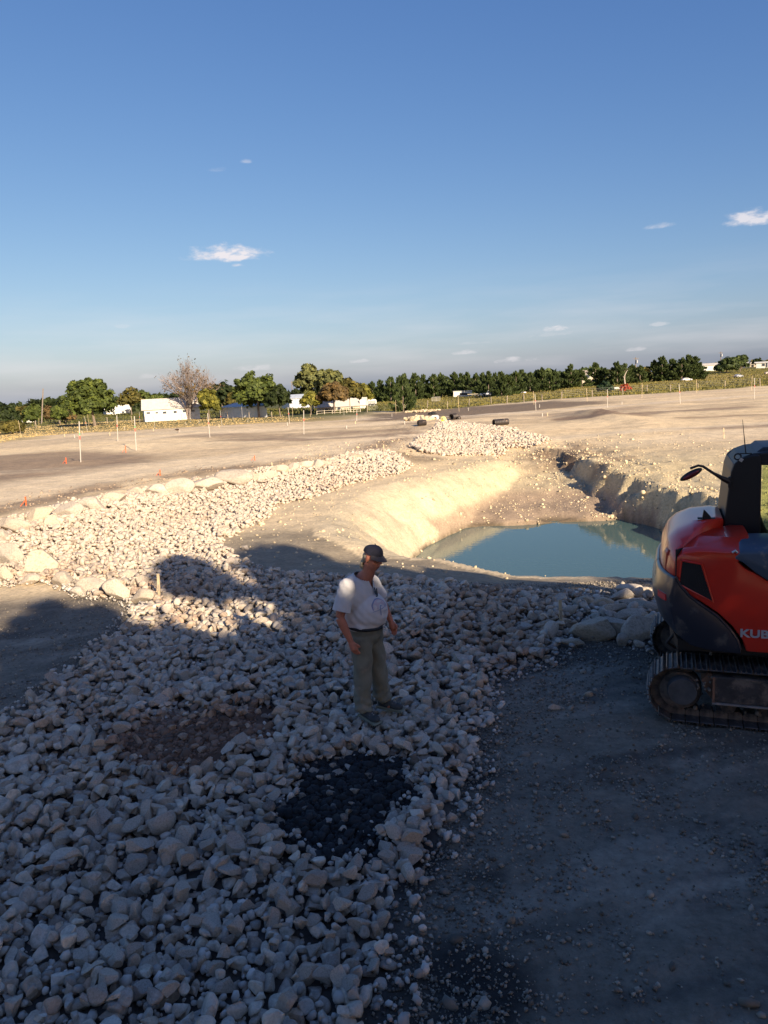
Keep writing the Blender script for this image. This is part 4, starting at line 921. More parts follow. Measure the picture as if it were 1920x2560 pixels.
gable_house('tan_house', 'small tan gabled shed between two white buildings on the hilltop', 'shed', 1874, 1889, 918, 911, 906, TANW, TANW, 20, .1, doors=[(.5, 1.0, 2.0, DARKM)])
gable_house('mobile_home', 'white building at the right edge of the photo on the hilltop', 'house', 1896, 1990, 918, 905, 903, WHITE, WHITE, 26, .05, windows=[(.17, .6, 1.2, 1.2), (.25, .5, .8, 2.0)])
gable_house('brown_house', 'distant house whose pale brown roof shows above the cedars', 'house', 1456, 1482, 958, 934, 927, TANW, M('brown_roof', (.32, .27, .23), .8, .1, 2, .1), 22, .2, windows=[(.5, .7, 1.5, 1.2)])
# corrugated white shed and fence in front of the big spreading tree
def panels(name, label, cat, x0, x1, b0, b1, hpx, n, matl, roof=None, part='panel'):
    p0 = hit(x0, b0); p1 = hit(x1, b1); root = empty(name, p0, atan2(p1.y-p0.y, p1.x-p0.x), label, cat); L = math.hypot(p1.x-p0.x, p1.y-p0.y); h = hpx*mpp(p0); k = L/n
    first = None
    for i in range(n):
        if first is None:
            mb = MB(); c = 6
            prof = [(k*.02+(k*.96)*j/c, .05*(j % 2)) for j in range(c+1)]
            V = [(x, y, z) for z in (0, h) for x, y in prof]+[(x, y+.04, z) for z in (0, h) for x, y in prof]; n1 = c+1
            Fs = [(j, j+1, n1+j+1, n1+j) for j in range(c)]+[(2*n1+j+1, 2*n1+j, 3*n1+j, 3*n1+j+1) for j in range(c)]+[(n1+j, n1+j+1, 3*n1+j+1, 3*n1+j) for j in range(c)]+[(0, n1, 3*n1, 2*n1), (c, 2*n1+c, 3*n1+c, n1+c)]
            mb.add(V, Fs); first = mb.build(part, matl, root); o = first
        else: o = first.copy(); COL.objects.link(o)
        o.parent = root; z = zat(p0.x+(p1.x-p0.x)*i/n, p0.y+(p1.y-p0.y)*i/n)-p0.z; o.location = (i*k, .02*(i % 2), z-.05); o.scale = (1, 1, 1+.05*sin(i*2.3))
    if roof: MB().add([(-.3, -.3, h+.02), (L*.95, -.3, h+.02), (L*.92, 4, h+.9), (.5, 4, h+.9), (-.3, -.3, h-.10), (L*.95, -.3, h-.10), (L*.92, 4, h+.78), (.5, 4, h+.78)], [(0, 1, 2, 3), (7, 6, 5, 4), (0, 4, 5, 1), (1, 5, 6, 2), (2, 6, 7, 3), (3, 7, 4, 0)]).build('roof', roof, root)
    return root
panels('tin_shed', 'long low shed of upright white tin sheets with bluish roof', 'shed', 554, 668, 1046, 1043, 27, 24, TIN, ROOFB, 'tin_sheet')
# ------------------------------------------------------------------ fences
def fence(name, label, px, hpx, group=None, wires=3, rail=False, gap=None, mat=WOODD, thick=.10):
    P = [hit(*q) for q in px]; root = empty(name, P[0], 0, label, 'fence', group); o0 = P[0]; prev = None; k = 0; r = np.random.default_rng(abs(int(px[0][0])))
    pm = MB().box((0, 0, .5), (thick, thick, 1), taper=.85).mesh('post'); pm.materials.append(mat); tops = []
    for a, b_ in zip(P[:-1], P[1:]):
        L = (b_-a).length; n = max(1, int(L/(gap or 3.5)))
        for i in range(n):
            q = a.lerp(b_, i/n); q.z = zat(q.x, q.y); h = hpx*mpp(q)*r.uniform(.8, 1.15); o = link('post', pm, None, root, q-o0-Vector((0, 0, .1)), (r.normal(0, .05), r.normal(0, .05), r.uniform(0, 1))); o.scale = (1, 1, h+.1); tops.append((q-o0, h))
    for wi in range(wires):
        f = .35+.6*wi/max(1, wires-1)
        pts = [q+Vector((0, 0, h*0+hpx*mpp(P[0])*f*.9)) for q, h in tops]; MB().tube(pts, .05 if rail else .012, 4).build('rail' if rail else 'wire', mat if rail else METAL, root)
fence('wire_fence', 'long wire fence with thin wooden posts along the near edge of the green meadow', [(918, 1031), (1020, 1024), (1228, 1010), (1404, 998), (1557, 987), (1676, 979), (1812, 970), (1990, 961)], 19, gap=5.0, wires=4, thick=.13)
fence('wire_fence', 'old farm fence along the weeds in front of the white barn and big trees', [(-40, 1078), (150, 1064), (330, 1056), (520, 1048), (680, 1044), (790, 1037)], 17, gap=6.0, wires=3, thick=.14)
fence('board_fence', 'low board fence in front of the long low whitewashed building', [(792, 1037), (850, 1034), (918, 1029)], 10, wires=2, rail=True, gap=1.6, mat=TANW, thick=.13)
for x0, x1, b_, hp, lab in [(1022, 1041, 1009, 12, 'white tube gate beside the lone cedar'), (1080, 1101, 1003, 10, 'white tube gate in the meadow between cedar row and fence')]:
    p = hit((x0+x1)/2, b_); m = mpp(p); w = (x1-x0)*m; h = hp*m; g = empty('metal_gate', p, face_cam(p), lab, 'gate'); f = MB()
    f.tube([(-w/2, 0, .1), (-w/2, 0, h), (w/2, 0, h), (w/2, 0, .1), (-w/2, 0, .1)], .07, 6); f.build('frame', WPAINT, g)
    for i in range(1, 4): MB().tube([(-w/2, 0, .1+h*i*.23), (w/2, 0, .1+h*i*.23)], .045, 6).build('bar', WPAINT, g)
    MB().tube([(0, 0, .1), (0, 0, h)], .05, 6).build('upright', WPAINT, g)
# ------------------------------------------------------------------ utility poles
def pole(px, base, top, lean, lab, arm=True, tank=False):
    p = hit(px, base); m = mpp(p); h = (base-top)*m; g = empty('utility_pole', p, face_cam(p), lab, 'pole'); g.rotation_euler = (0, -lean, face_cam(p))
    MB().tube([(0, 0, -.5), (0, 0, h)], [.20, .13], 8).build('shaft', POLEW, g)
    if arm: MB().box((0, 0, h*.94), (1.6, .14, .14)).build('crossarm', POLEW, g)
    if tank: MB().lathe([(.25, -.5), (.28, -.45), (.28, .45), (.2, .5)], 10, (.35, -.2, h*.82)).build('transformer', METAL, g)
pole(104, 1062, 972, -.155, 'dark leaning utility pole at the left', arm=False)
pole(592, 1030, 971, 0, 'pale thin pole left of the big spreading tree', arm=False)
pole(733, 1010, 953, 0, 'small dark pole behind the mobile home', arm=True)
pole(1589, 955, 894, 0, 'tall utility pole with transformer behind the cedars', tank=True)
pole(1801, 930, 880, 0, 'utility pole with transformer on the hilltop', tank=True)
# ------------------------------------------------------------------ vehicles
PAINTW = M('white_car_paint', (.78, .78, .77), .3, .04, 2, 0, coat=.5); SILV = M('silver_car_paint', (.50, .52, .56), .3, .05, 2, 0, metal=.3, coat=.5)
TYRE = M('tyre', (.03, .03, .03), .85, .2, 5, .2); PAINTD = M('dark_car_paint', (.10, .10, .11), .35, .1, 2, 0)
def wheels(g, xs, y, r, wd):
    for x in xs:
        for s in (-1, 1):
            o = MB().lathe([(r*.55, -wd/2), (r*.95, -wd/2), (r, -wd*.3), (r, wd*.3), (r*.95, wd/2), (r*.55, wd/2)], 18, (x, s*y, r), 'y').build('wheel', TYRE, g, smooth=True)
            MB().lathe([(r*.1, -wd*.52), (r*.58, -wd*.45), (r*.58, wd*.45), (r*.1, wd*.52)], 14, (x, s*y, r), 'y').build('rim', METAL, o)
def vehicle(px, base, wpx, yaw, lab, kind, paint):
    p = hit(px, base); m = mpp(p); L = wpx*m; g = empty('pickup_truck' if kind == 'pickup' else 'parked_car', p, yaw, lab, 'pickup truck' if kind == 'pickup' else 'car', ); s = L/(5.4 if kind == 'pickup' else 4.5)
    if kind == 'pickup':
        low = [(-2.7, .5), (-2.7, 1.1), (-.55, 1.1), (-.5, 1.15), (.9, 1.12), (2.5, 1.02), (2.68, .9), (2.7, .5), (2.3, .42), (2.15, .8), (1.55, .8), (1.4, .42), (-1.3, .42), (-1.45, .8), (-2.05, .8), (-2.2, .42)]
        cab = [(-.55, 1.1), (-.45, 1.78), (.35, 1.80), (1.0, 1.12)]; win = [(-.35, 1.2), (-.30, 1.68), (.30, 1.70), (.75, 1.2)]; wx = (-1.75, 1.85); hw = .92
    else:
        low = [(-2.2, .45), (-2.22, .95), (-1.6, 1.02), (1.0, .98), (2.1, .82), (2.22, .6), (2.2, .42), (1.75, .36), (1.65, .72), (1.1, .72), (1.0, .36), (-1.0, .36), (-1.1, .72), (-1.65, .72), (-1.75, .36)]
        cab = [(-1.55, 1.0), (-.95, 1.42), (.2, 1.44), (1.0, .98)]; win = [(-1.25, 1.04), (-.85, 1.35), (.15, 1.37), (.75, 1.03)]; wx = (-1.38, 1.38); hw = .86
    sc = lambda P: [(a*s, b_*s) for a, b_ in P]
    MB().prism(sc(low), -hw*s, hw*s).build('body', paint, g, bevel=.05*s)
    c = MB().prism(sc(cab), -hw*.9*s, hw*.9*s).build('cabin', paint, g, bevel=.04*s)
    for sd_ in (-1, 1):
        y = sd_*(hw*.9+.004)*s; MB().prism(sc(win), min(y, y+.01*sd_), max(y, y+.01*sd_)).build('side_window', GLASSD, c)
    MB().box(((win[2][0]+cab[3][0])/2*s+.22*s, 0, (win[2][1]+win[3][1])/2*s), (.03, hw*1.5*s, .5*s), ry=-.85 if kind == 'pickup' else -1.05).build('windscreen', GLASSD, c)
    wheels(g, [a*s for a in wx], hw*.88*s, .38*s if kind == 'pickup' else .33*s, .24*s)
    if kind == 'pickup': MB().box((-1.65*s, 0, 1.11*s), (1.9*s, 1.6*s, .02)).build('bed_floor', DARKM, g)
    for y in (-.65, .65): MB().box(((2.69 if kind == 'pickup' else 2.19)*s, y*s, .78*s), (.06*s, .35*s, .16*s)).build('headlight', METAL, g)
    for y in (-.7, .7): MB().box(((-2.70 if kind == 'pickup' else -2.21)*s, y*s, .85*s), (.05*s, .18*s, .2*s)).build('tail_light', ORANGE, g)
vehicle(1222, 991, 43, .05, 'white flatbed pickup truck facing right in front of the cedar row', 'pickup', PAINTW)
vehicle(1303, 985, 26, 2.2, 'white and dark pickup truck with open bed beside a cedar, further right', 'pickup', PAINTW)
vehicle(1846, 944, 26, .5, 'silver car parked on the hillside below the hilltop trees', 'car', SILV)
vehicle(1716, 953, 27, .2, 'small wrecked white car by the foot of the tall cedar clump', 'car', PAINTW)
vehicle(1922, 936, 22, .1, 'pale car cut by the right edge of the photo on the hillside', 'car', M('pale_car_paint', (.6, .5, .4), .4, .05, 2, 0))
# collapsed white trailer and flat trailer
p = hit(1157, 993); m = mpp(p); g = empty('old_trailer', p, face_cam(p), 'derelict white box trailer with sagging side in front of the cedars', 'trailer'); w = 46*m; h = 15*m
MB().box((0, 1.2, h*.55), (w, 2.4, h*.85)).build('box_body', WHITE, g); MB().box((0, 1.2, h*1.0), (w*1.04, 2.7, .14), ry=.02).build('roof', WHITE, g)
MB().box((w*.12, -.04, h*.5), (w*.55, .06, h*.35), ry=.06).build('torn_opening', DARKM, g); wheels(g, [-w*.25], .1, .35, .2)
p = hit(1192, 991); m = mpp(p); g = empty('flatbed_trailer', p, face_cam(p), 'long low flat trailer bed behind the white flatbed pickup', 'trailer'); w = 46*m
MB().box((0, 1, .75), (w, 2, .18)).build('deck', TANW, g); wheels(g, [-w*.1, w*.08], 1.0, .35, .2)
p = hit(930, 1016); m = mpp(p); g = empty('stock_trailer', p, face_cam(p)+.1, 'small arched-roof white livestock trailer near the fence, left of the lone cedar', 'trailer'); w = 24*m; h = 18*m
MB().prism([(-w/2, h*.35), (-w/2, h*.8), (-w*.42, h*.95), (-w*.2, h), (w*.2, h), (w*.42, h*.95), (w/2, h*.8), (w/2, h*.35)], 0, 2.2).build('box_body', WHITE, g)
for i in range(3): MB().box((0, -.02, h*(.45+i*.14)), (w*.8, .04, h*.06)).build('vent_gap', DARKM, g)
MB().box((0, 1.1, h*.30), (w, 2, h*.08)).build('chassis', DARKM, g); wheels(g, [-w*.2, w*.2], 1.0, .4, .2)
p = hit(1541, 974); m = mpp(p); g = empty('jon_boat', p, face_cam(p), 'low white upturned boat beside the red bush in the meadow', 'boat'); w = 18*m
MB().prism([(-w/2, .05), (-w*.42, .45), (-.1*w, .55), (w*.3, .5), (w/2, .2), (w/2, .05)], -.6, .6).build('hull', WHITE, g, bevel=.05); MB().prism([(-w*.4, .46), (-.1*w, .57), (w*.3, .52), (-.1*w, .62)], -.04, .04).build('keel', WHITE, g)
# ------------------------------------------------------------------ survey laths
def lath(px, base, top, topx, lab, kind='tall', wd=None):
    p = hit(px, base); m = mpp(p); h = (base-top)*m; g = empty('survey_stake', p, 0, lab, 'survey stake', 'survey stakes across the graded field' if kind != 'wood' else None)
    lean = atan2((topx-px), (base-top)) + ROLL - (px-960)/F*sin(PITCH); g.rotation_euler = (0, lean, 0)
    wd = wd or .055; lo = MB()
    if kind == 'wood':
        lo.prism([(-wd/2, -.15), (wd/2, -.15), (wd/2, h), (-wd/2, h)], -.012, .012); lo.build('lath', WOOD, g); MB().box((0, -.0135, h*.5), (wd*.6, .001, .12)).build('pencil_marking', WOODD, g); return g
    pm = WPAINT if kind != 'plain' else WOOD
    lo.box((0, 0, h*.25-.1), (wd, wd*.5, h*.5+.2)).build('lath', pm, g)
    MB().box((.006, -wd*.5-.002, h*.68), (wd, wd*.5, h*.64)).build('grade_lath', pm if kind != 'plain' else WOOD, g)
    if kind in ('tall', 'red'):
        MB().box((.006, -wd*.5-.002, h*.60), (wd*1.35, wd*.9, h*.09)).build('orange_band', PINK, g)
    if kind == 'tall': MB().box((.006, -wd*.5-.002, h*.69), (wd*1.15, wd*.7, h*.04)).build('green_band', GREENP, g); MB().box((0, 0, h*.50), (wd*1.12, wd*.62, h*.03)).build('green_band', GREENP, g)
    return g
lath(202, 1155, 1054, 198, 'nearest tall white stake with red and green bands on small soil heap', 'tall', .042)
lath(341, 1126, 1041, 336, 'tall white stake with red and green bands beside the orange crossed marker', 'tall', .045)
for a in [(295, 1103, 1039, 292, 'white stake with faint red band below the big round tree', 'red'), (350, 1062, 1030, 348, 'red-banded stake in dry grass just left of the barn', 'red'), (387, 1070, 1036, 385, 'white stake with red band before left end of barn wall', 'red'),
          (53, 1091, 1051, 46, 'leaning plain stake in dry grass nearest the left edge', 'plain'), (98, 1076, 1045, 97, 'plain stake on a dark soil spot under the leaning pole', 'plain'), (219, 1080, 1041, 211, 'leaning red-banded stake left of the big round tree trunk', 'red'),
          (223, 1068, 1037, 219, 'thin stake right behind the leaning red-banded one', 'plain'), (525, 1094, 1034, 519, 'tall red-banded stake right of the black and white bird', 'red'), (477, 1055, 1024, 475, 'white stake in front of the bare tree trunk', 'white'),
          (555, 1064, 1026, 550, 'red-banded stake left of the tin shed', 'red'), (606, 1049, 1016, 604, 'white stake standing against the tin shed', 'white'), (724, 1059, 1018, 720, 'red-banded stake before the grey mobile home, left one', 'red'),
          (732, 1043, 1020, 731, 'short pale stake just right of the one before the mobile home', 'plain'), (760, 1086, 1026, 759, 'tall stake with red band on a low soil ridge in mid field', 'red'), (860, 1039, 1006, 860, 'white stake in front of the autumn brown tree', 'white'),
          (892, 1053, 1024, 892, 'red-topped stake on a soil patch left of the lone cedar', 'red'), (990, 1035, 1001, 989, 'thick pale stake beside the lone cedar', 'plain'), (1148, 1030, 991, 1145, 'leaning stake left of the small white cross marker', 'plain'),
          (1468, 1003, 971, 1466, 'stake at the fence left of the dark green shrub', 'plain'), (1519, 1019, 974, 1518, 'double stake below the round dark green shrub', 'red'), (1701, 1009, 961, 1697, 'leaning pale stake on the dark soil ridge at right', 'red'),
          (1335, 1012, 978, 1333, 'left one of two stakes close together right of the pickups', 'plain'), (1340, 1027, 986, 1337, 'right and nearer of the two close stakes right of the pickups', 'red'), (1605, 994, 959, 1605, 'stake right of the red bush near the fence', 'plain'),
          (1742, 983, 949, 1741, 'stake below the tall cedar clump', 'plain'), (1879, 976, 941, 1880, 'farther stake of the pair near the right edge', 'plain'), (1886, 997, 946, 1886, 'nearer stake of the pair near the right edge', 'red')]:
    lath(a[0], a[1], a[2], a[3], a[4], a[5], .042)
lath(399, 1504, 1432, 395, 'bare wooden stake leaning among the stones left of the man', 'wood', .042)
lath(1403, 1572, 1497, 1400, 'short bare wooden stake standing upright in stones near the big boulders', 'wood', .040)
lath(960, 1136, 1112, 959, 'small wooden stake behind the right end of the rock band', 'wood', .05)
lath(1810, 1096, 1070, 1809, 'thin wooden stake on the yellow bank left of the digger aerial', 'wood', .04)
lath(683, 1176, 1156, 679, 'small brown stake on the soil shoulder behind the rock band', 'wood', .05)
for (x, b_, t, tx, lab) in [(66, 1266, 1241, 65, 'orange stake near the left edge with a second stick leaning on it'), (401, 1189, 1174, 400, 'small orange stake with leaning stick above the middle of the rock band'), (637, 1151, 1139, 636, 'small orange stake farther along the pale track'), (166, 1159, 1144, 165, 'orange stake left of the nearest tall white stake'), (315, 1131, 1114, 314, 'orange crossed marker on the soil heap')]:
    p = hit(x, b_); m = mpp(p); h = (b_-t)*m; g = empty('orange_stake', p, 0, lab, 'survey stake', 'orange grade stakes'); MB().box((0, 0, h/2-.05), (.035, .022, h+.1), ry=.03).build('lath', ORANGE, g); MB().box((-.09, 0, h*.35), (.014, .014, h*.9), ry=.75).build('leaning_stick', ORANGE, g)
small = [(162, 1092), (187, 1095), (312, 1075), (384, 1078), (465, 1063), (498, 1059), (548, 1068), (620, 1057), (640, 1052), (706, 1044), (719, 1064), (867, 1072), (889, 1060), (980, 1042), (1012, 1061), (776, 1042), (1171, 1027), (1349, 1019), (1369, 1040), (1356, 1041), (1555, 1012), (92, 1090), (155, 1075), (206, 1085), (275, 1089), (583, 1050)]
PEG_ORD = ord_ + ['twenty-fifth', 'twenty-sixth']
for i, (x, b_) in enumerate(small):
    p = hit(x, b_); m = mpp(p); h = 8*m; g = MB().box((0, 0, h/2-.05), (.055, .04, h+.1), ry=.05*sin(i*3)).build('marker_peg', WPAINT if i % 3 else WOOD, None, loc=p)
    rank = sorted([q[0] for q in small if q[0] != 1171]+[x]).index(x)
    lab = 'small white cross-topped marker on dark soil beyond the culvert' if x == 1171 else f'short pale marker peg in the graded field, {PEG_ORD[rank]} from the left'
    thing(g, lab, 'marker peg', None if x == 1171 else 'short marker pegs in the field')
    if x == 1171: MB().box((0, 0, h*.8), (.22, .04, .06)).build('crosspiece', WPAINT, g)
# ------------------------------------------------------------------ culvert works
HDPE = M('black_plastic', (.035, .028, .026), .45, .3, 3, .2, 30, .01, dirt=(.30, .22, .16), dirt_amt=.15); CONC = M('concrete', (.60, .55, .52), .85, .1, 3, .3)
def pipe(px, base, wpx, hpx, yaw, lab, inner=True, flap=False):
    p = hit(px, base); m = mpp(p); R0 = hpx*m*.5; L = wpx*m; g = empty('culvert_pipe', p+Vector((0, 0, R0*.9)), yaw, lab, 'pipe', 'offcuts of black culvert pipe'); n = 22; prof = []
    for i in range(19): prof.append((R0*(1.0 if i % 2 else .92), -L/2+L*i/18))
    o = MB(); o.lathe(prof, n, axis='x', cap=False); k = len(o.v); o.lathe([(r_*.86, x_) for r_, x_ in prof], n, axis='x', cap=False)
    e = 18*n
    for q in range(n):
        q2 = (q+1) % n; o.f.append((q, q2, k+q2, k+q)); o.f.append((e+q, k+e+q, k+e+q2, e+q2))
    o.build('shell', HDPE, g)
    if flap: MB().add([(-L*.2, 0, R0*.8), (L*.25, 0, R0*.8), (-L*.15, .05, R0*2.6), (-L*.2, .08, R0*.8), (L*.25, .08, R0*.8)], [(0, 1, 2), (4, 3, 2), (0, 2, 3), (1, 4, 2)]).build('torn_strip', HDPE, g)
    return g
pipe(1055, 1064, 21, 15, .25, 'black pipe offcut with an upright torn pointed strip, left of the tripod', flap=True)
pipe(1134, 1049, 20, 16, .9, 'larger black pipe piece with the small one, behind the tripod'); pipe(1148, 1048, 9, 8, 1.1, 'small black pipe piece touching the larger one behind the tripod')
pipe(1252, 1063, 40, 17, .35, 'long black pipe lying behind the right end of the far rock field')
p = hit(1088, 1049); m = mpp(p); g = empty('culvert_headwall', p, 0, 'pale concrete culvert headwall with round black mouth', 'headwall')
w, h = 19*m, 11*m
n = 18; mb = MB(); R_ = h*.33; ring = [(R_*cos(a), R_*.9+R_*sin(a)) for a in [2*pi*i/n for i in range(n)]]
def sq(a):
    c, s_ = cos(a), sin(a); k = 1/max(abs(c)/(w/2), abs(s_)/(h/2)); return (c*k, h/2+s_*k)
outr = [sq(2*pi*i/n+.0) for i in range(n)]
V = [(x, 0, z) for x, z in ring]+[(x, 0, z) for x, z in outr]+[(x, .25, z) for x, z in ring]+[(x, .25, z) for x, z in outr]
Fs = []
for i in range(n):
    j = (i+1) % n; Fs += [(i, j, n+j, n+i), (2*n+i, 3*n+i, 3*n+j, 2*n+j), (n+i, n+j, 3*n+j, 3*n+i), (i, 2*n+i, 2*n+j, j)]
mb.add(V, Fs); mb.build('wall', CONC, g); MB().lathe([(R_*1.0, -.02), (R_*1.0, 1.5)], 18, (0, .06, R_*.9), 'y', cap=False).build('pipe', HDPE, g); MB().box((0, 1.0, R_*.9), (R_*2.2, .04, R_*2.2)).build('pipe_interior', DARKM, g)
p = hit(1108, 1052); m = mpp(p); g = thing(MB().ball((0, 0, 0), (9*m, 5*m, 12*m), 18, 10).build('covered_heap', M('yellow_tarp', (.50, .46, .20), .8, .25, 4, .8, 12, .05), None, loc=p, smooth=True), 'small yellow-green rounded heap behind the tripod', 'heap')
p = hit(1080, 1036); m = mpp(p); r_ = np.random.default_rng(88); x = p.x+r_.normal(0, 3.6*m, 160); y = p.y+r_.normal(0, .5, 160); o = clods('dark_rubble', x, y, r_.uniform(.06, .22, 160), CLOD_K, r_, -.2); del o['kind']; thing(o, 'heap of dark debris on pale rubble behind the concrete headwall', 'rubble heap')
for (x0, y0, x1, y1, n_, lab) in [(1024, 1052, 1075, 1048, 260, 'line of pale rubble left of the concrete headwall'), (1016, 1032, 1100, 1026, 380, 'line of pale broken rock along the meadow edge behind the headwall')]:
    a, b_ = hit(x0, y0), hit(x1, y1); u = r_.uniform(0, 1, n_); x = a.x+(b_.x-a.x)*u+r_.normal(0, .2, n_); y = a.y+(b_.y-a.y)*u+r_.normal(0, .7, n_); o = clods('pale_rubble', x, y, r_.uniform(.05, .26, n_), CLOD_L, r_, 0, sub=2); del o['kind']; thing(o, lab, 'rubble heap')
# tripod with laser level
p = hit(1107, 1079); m = mpp(p); g = empty('survey_tripod', p, 0, 'small white tripod with yellow laser level standing at the edge of the far rock field', 'tripod'); h = 24*m
for a in (-2.4, -.75, 1.6): MB().tube([(cos(a)*.03, sin(a)*.03, h), (cos(a)*11*m, sin(a)*11*m, -.03)], .032, 6).build('leg', WPAINT, g)
MB().lathe([(.06, h-.03), (.08, h), (.06, h+.04)], 12).build('head', METAL, g); lv = MB().box((0, 0, h+.09), (.13, .13, .1)).build('laser_level', M('yellow_plastic', (.75, .62, .05), .5), g, bevel=.01); MB().lathe([(.035, h+.14), (.04, h+.2), (.02, h+.22)], 10).build('lens', GLASSD, lv)
p = hit(1108, 1078); m = mpp(p); g = thing(MB().ball((0, 0, .1), (5*m, .12, 4*m), 14, 8).box((0, 0, 7*m), (2*m, .04, .03)).build('tool_bag', HDPE, None, loc=p+Vector((.05, .15, 0)), smooth=True), 'black tool bag on the ground under the tripod', 'bag')
# bird
p = hit(444, 1082); m = mpp(p); g = empty('bird', p, face_cam(p), 'dark long-bodied bird with pale head bent down, standing in dry grass', 'bird')
FEA = M('dark_feathers', (.045, .025, .02), .8, .3, 8, 0); s = 13*m
def skin_mesh(name, mbld, voxel, smooth=6, disp=None):
    """fuse overlapping solids into one continuous surface"""
    me = mbld.mesh(name+'_raw'); o = bpy.data.objects.new(name, me); COL.objects.link(o)
    md = o.modifiers.new('remesh', 'REMESH'); md.mode = 'VOXEL'; md.voxel_size = voxel; md.use_smooth_shade = True
    if smooth: sm = o.modifiers.new('smooth', 'SMOOTH'); sm.iterations = smooth; sm.factor = .5
    dg = bpy.context.evaluated_depsgraph_get(); dg.update(); out = bpy.data.meshes.new_from_object(o.evaluated_get(dg)); out.name = name
    bpy.data.objects.remove(o); bpy.data.meshes.remove(me)
    out.polygons.foreach_set('use_smooth', np.ones(len(out.polygons), bool)); return out
b_ = MB().ball((0, 0, s*.62), (s*.36, s*.15, s*.17), 14, 10).tube([(-s*.25, 0, s*.66), (-s*.55, 0, s*.62)], [s*.10, s*.04], 8).tube([(s*.2, 0, s*.66), (s*.40, 0, s*.60)], [s*.11, s*.07], 8)
link('body', skin_mesh('body', b_, s*.03, 3), FEA, g)
b_ = MB().tube([(s*.36, 0, s*.62), (s*.47, 0, s*.45), (s*.40, 0, s*.22)], [s*.075, s*.07, s*.05], 8).ball((s*.38, 0, s*.18), (s*.09, s*.06, s*.06), 10, 6); hd_ = link('head', skin_mesh('head', b_, s*.025, 2), WPAINT, g)
MB().tube([(s*.36, 0, s*.16), (s*.30, 0, s*.06)], [s*.03, s*.008], 6).build('beak', ORANGE, hd_)
for q in (-1, 1): MB().tube([(0, q*s*.06, s*.5), (s*.02, q*s*.06, s*.25), (0, q*s*.06, 0)], [s*.04, s*.02, s*.02], 6).build('leg', FEA, g)
# ------------------------------------------------------------------ excavator
def glossy(name, col, rough=.3, coat=.4, dust=.3, dcol=(.28, .24, .20)):
    if dust <= 0: return M(name, col, rough, .07, 1.5, .05, 200, .001, coat=coat, spec=.5)
    return M(name, col, rough, .07, 1.5, .05, 200, .001, coat=coat, dirt=dcol, dirt_amt=dust, dirt_scale=5, spec=.5)
EXR = glossy('orange_red_paint', (.62, .030, .012), .30, .5, .0)
EXB = glossy('dark_blue_grey_casting', (.016, .020, .034), .34, .35, .10, (.09, .085, .08))
EXG = glossy('grey_blue_cover', (.060, .085, .12), .45, .1, .1)
BLK = glossy('black_cab_paint', (.008, .009, .011), .55, .05, .0)
STEEL = M('worn_track_steel', (.10, .095, .095), .50, .4, 9, .4, 60, .003, metal=.4, dirt=(.30, .26, .22), dirt_amt=.35, dirt_scale=9)
MUD = M('muddy_steel', (.055, .05, .048), .85, .35, 7, .7, 40, .01, dirt=(.17, .14, .115), dirt_amt=.5, dirt_scale=6)
RUST = M('rusty_edge', (.20, .11, .07), .85, .3, 9, .4, 50, .004)
RUB = M('black_rubber', (.02, .02, .022), .7, .2, 5, .1); SILVL = M('silver_lettering', (.55, .58, .64), .4, .05, 5, 0, metal=.5)
REDL = M('red_reflector', (.62, .03, .03), .25, .05, 9, 0, coat=.6); SEAT = M('seat_vinyl', (.03, .03, .034), .6, .15, 6, .1)
gl, nt, b, out = nodes_mat('tinted_glass')
tr_ = nt.nodes.new('ShaderNodeBsdfTransparent'); tr_.inputs[0].default_value = (.72, .80, .58, 1); gs = nt.nodes.new('ShaderNodeBsdfGlossy'); gs.inputs['Roughness'].default_value = .03; gs.inputs['Color'].default_value = (.9, .95, .92, 1)
mx = nt.nodes.new('ShaderNodeMixShader'); fr = nt.nodes.new('ShaderNodeFresnel'); fr.inputs[0].default_value = 1.45; nt.links.new(fr.outputs[0], mx.inputs[0]); nt.links.new(tr_.outputs[0], mx.inputs[1]); nt.links.new(gs.outputs[0], mx.inputs[2]); nt.links.new(mx.outputs[0], out.inputs[0])
EX0 = Vector((3.895, 7.29, 0)); EX0.z = zat(EX0.x, EX0.y)-.01
ex = empty('excavator', EX0, radians(-21.3), 'orange-red tracked digger at the right edge with rear end toward the pond', 'excavator')
Tn = math
def defo(x, y, z):
    a = min(1, abs(y)/.95); w = max(0, min(1, (-x-.72)/.36))
    x2 = x+.17*(a**3.4)*w
    z2 = z-.15*max(0, (a-.45)/.55)**1.8*max(0, min(1, (z-1.45)/.4))
    return (x2, y, z2)
cwp = [(-1.10, 1.36), (-1.125, 1.26), (-1.115, 1.14), (-1.07, .96), (-.98, .865), (-.80, .79), (-.60, .755), (-.33, .74), (-.335, .80), (-.36, .88), (-.42, .97), (-.53, 1.09), (-.68, 1.20), (-.82, 1.275), (-.98, 1.37), (-1.06, 1.46), (-1.09, 1.44)]
cw = MB().prism(cwp, -.965, .965, 18, defo).build('counterweight', EXB, ex, smooth=True, bevel=.018)
lip = MB(); pts = []
for (x, z) in [(-1.07, 1.47), (-.985, 1.385), (-.83, 1.287), (-.685, 1.215), (-.535, 1.105), (-.425, .985), (-.362, .89), (-.338, .80)]: pts.append(defo(x, -.957, z-.018))
lip.tube(pts, .015, 8).build('lip', EXB, cw, smooth=True)
hoodp = [(-1.035, 1.30), (-1.05, 1.48), (-1.035, 1.62), (-.99, 1.73), (-.90, 1.81), (-.76, 1.87), (-.55, 1.895), (-.46, 1.88), (-.46, 1.30)]
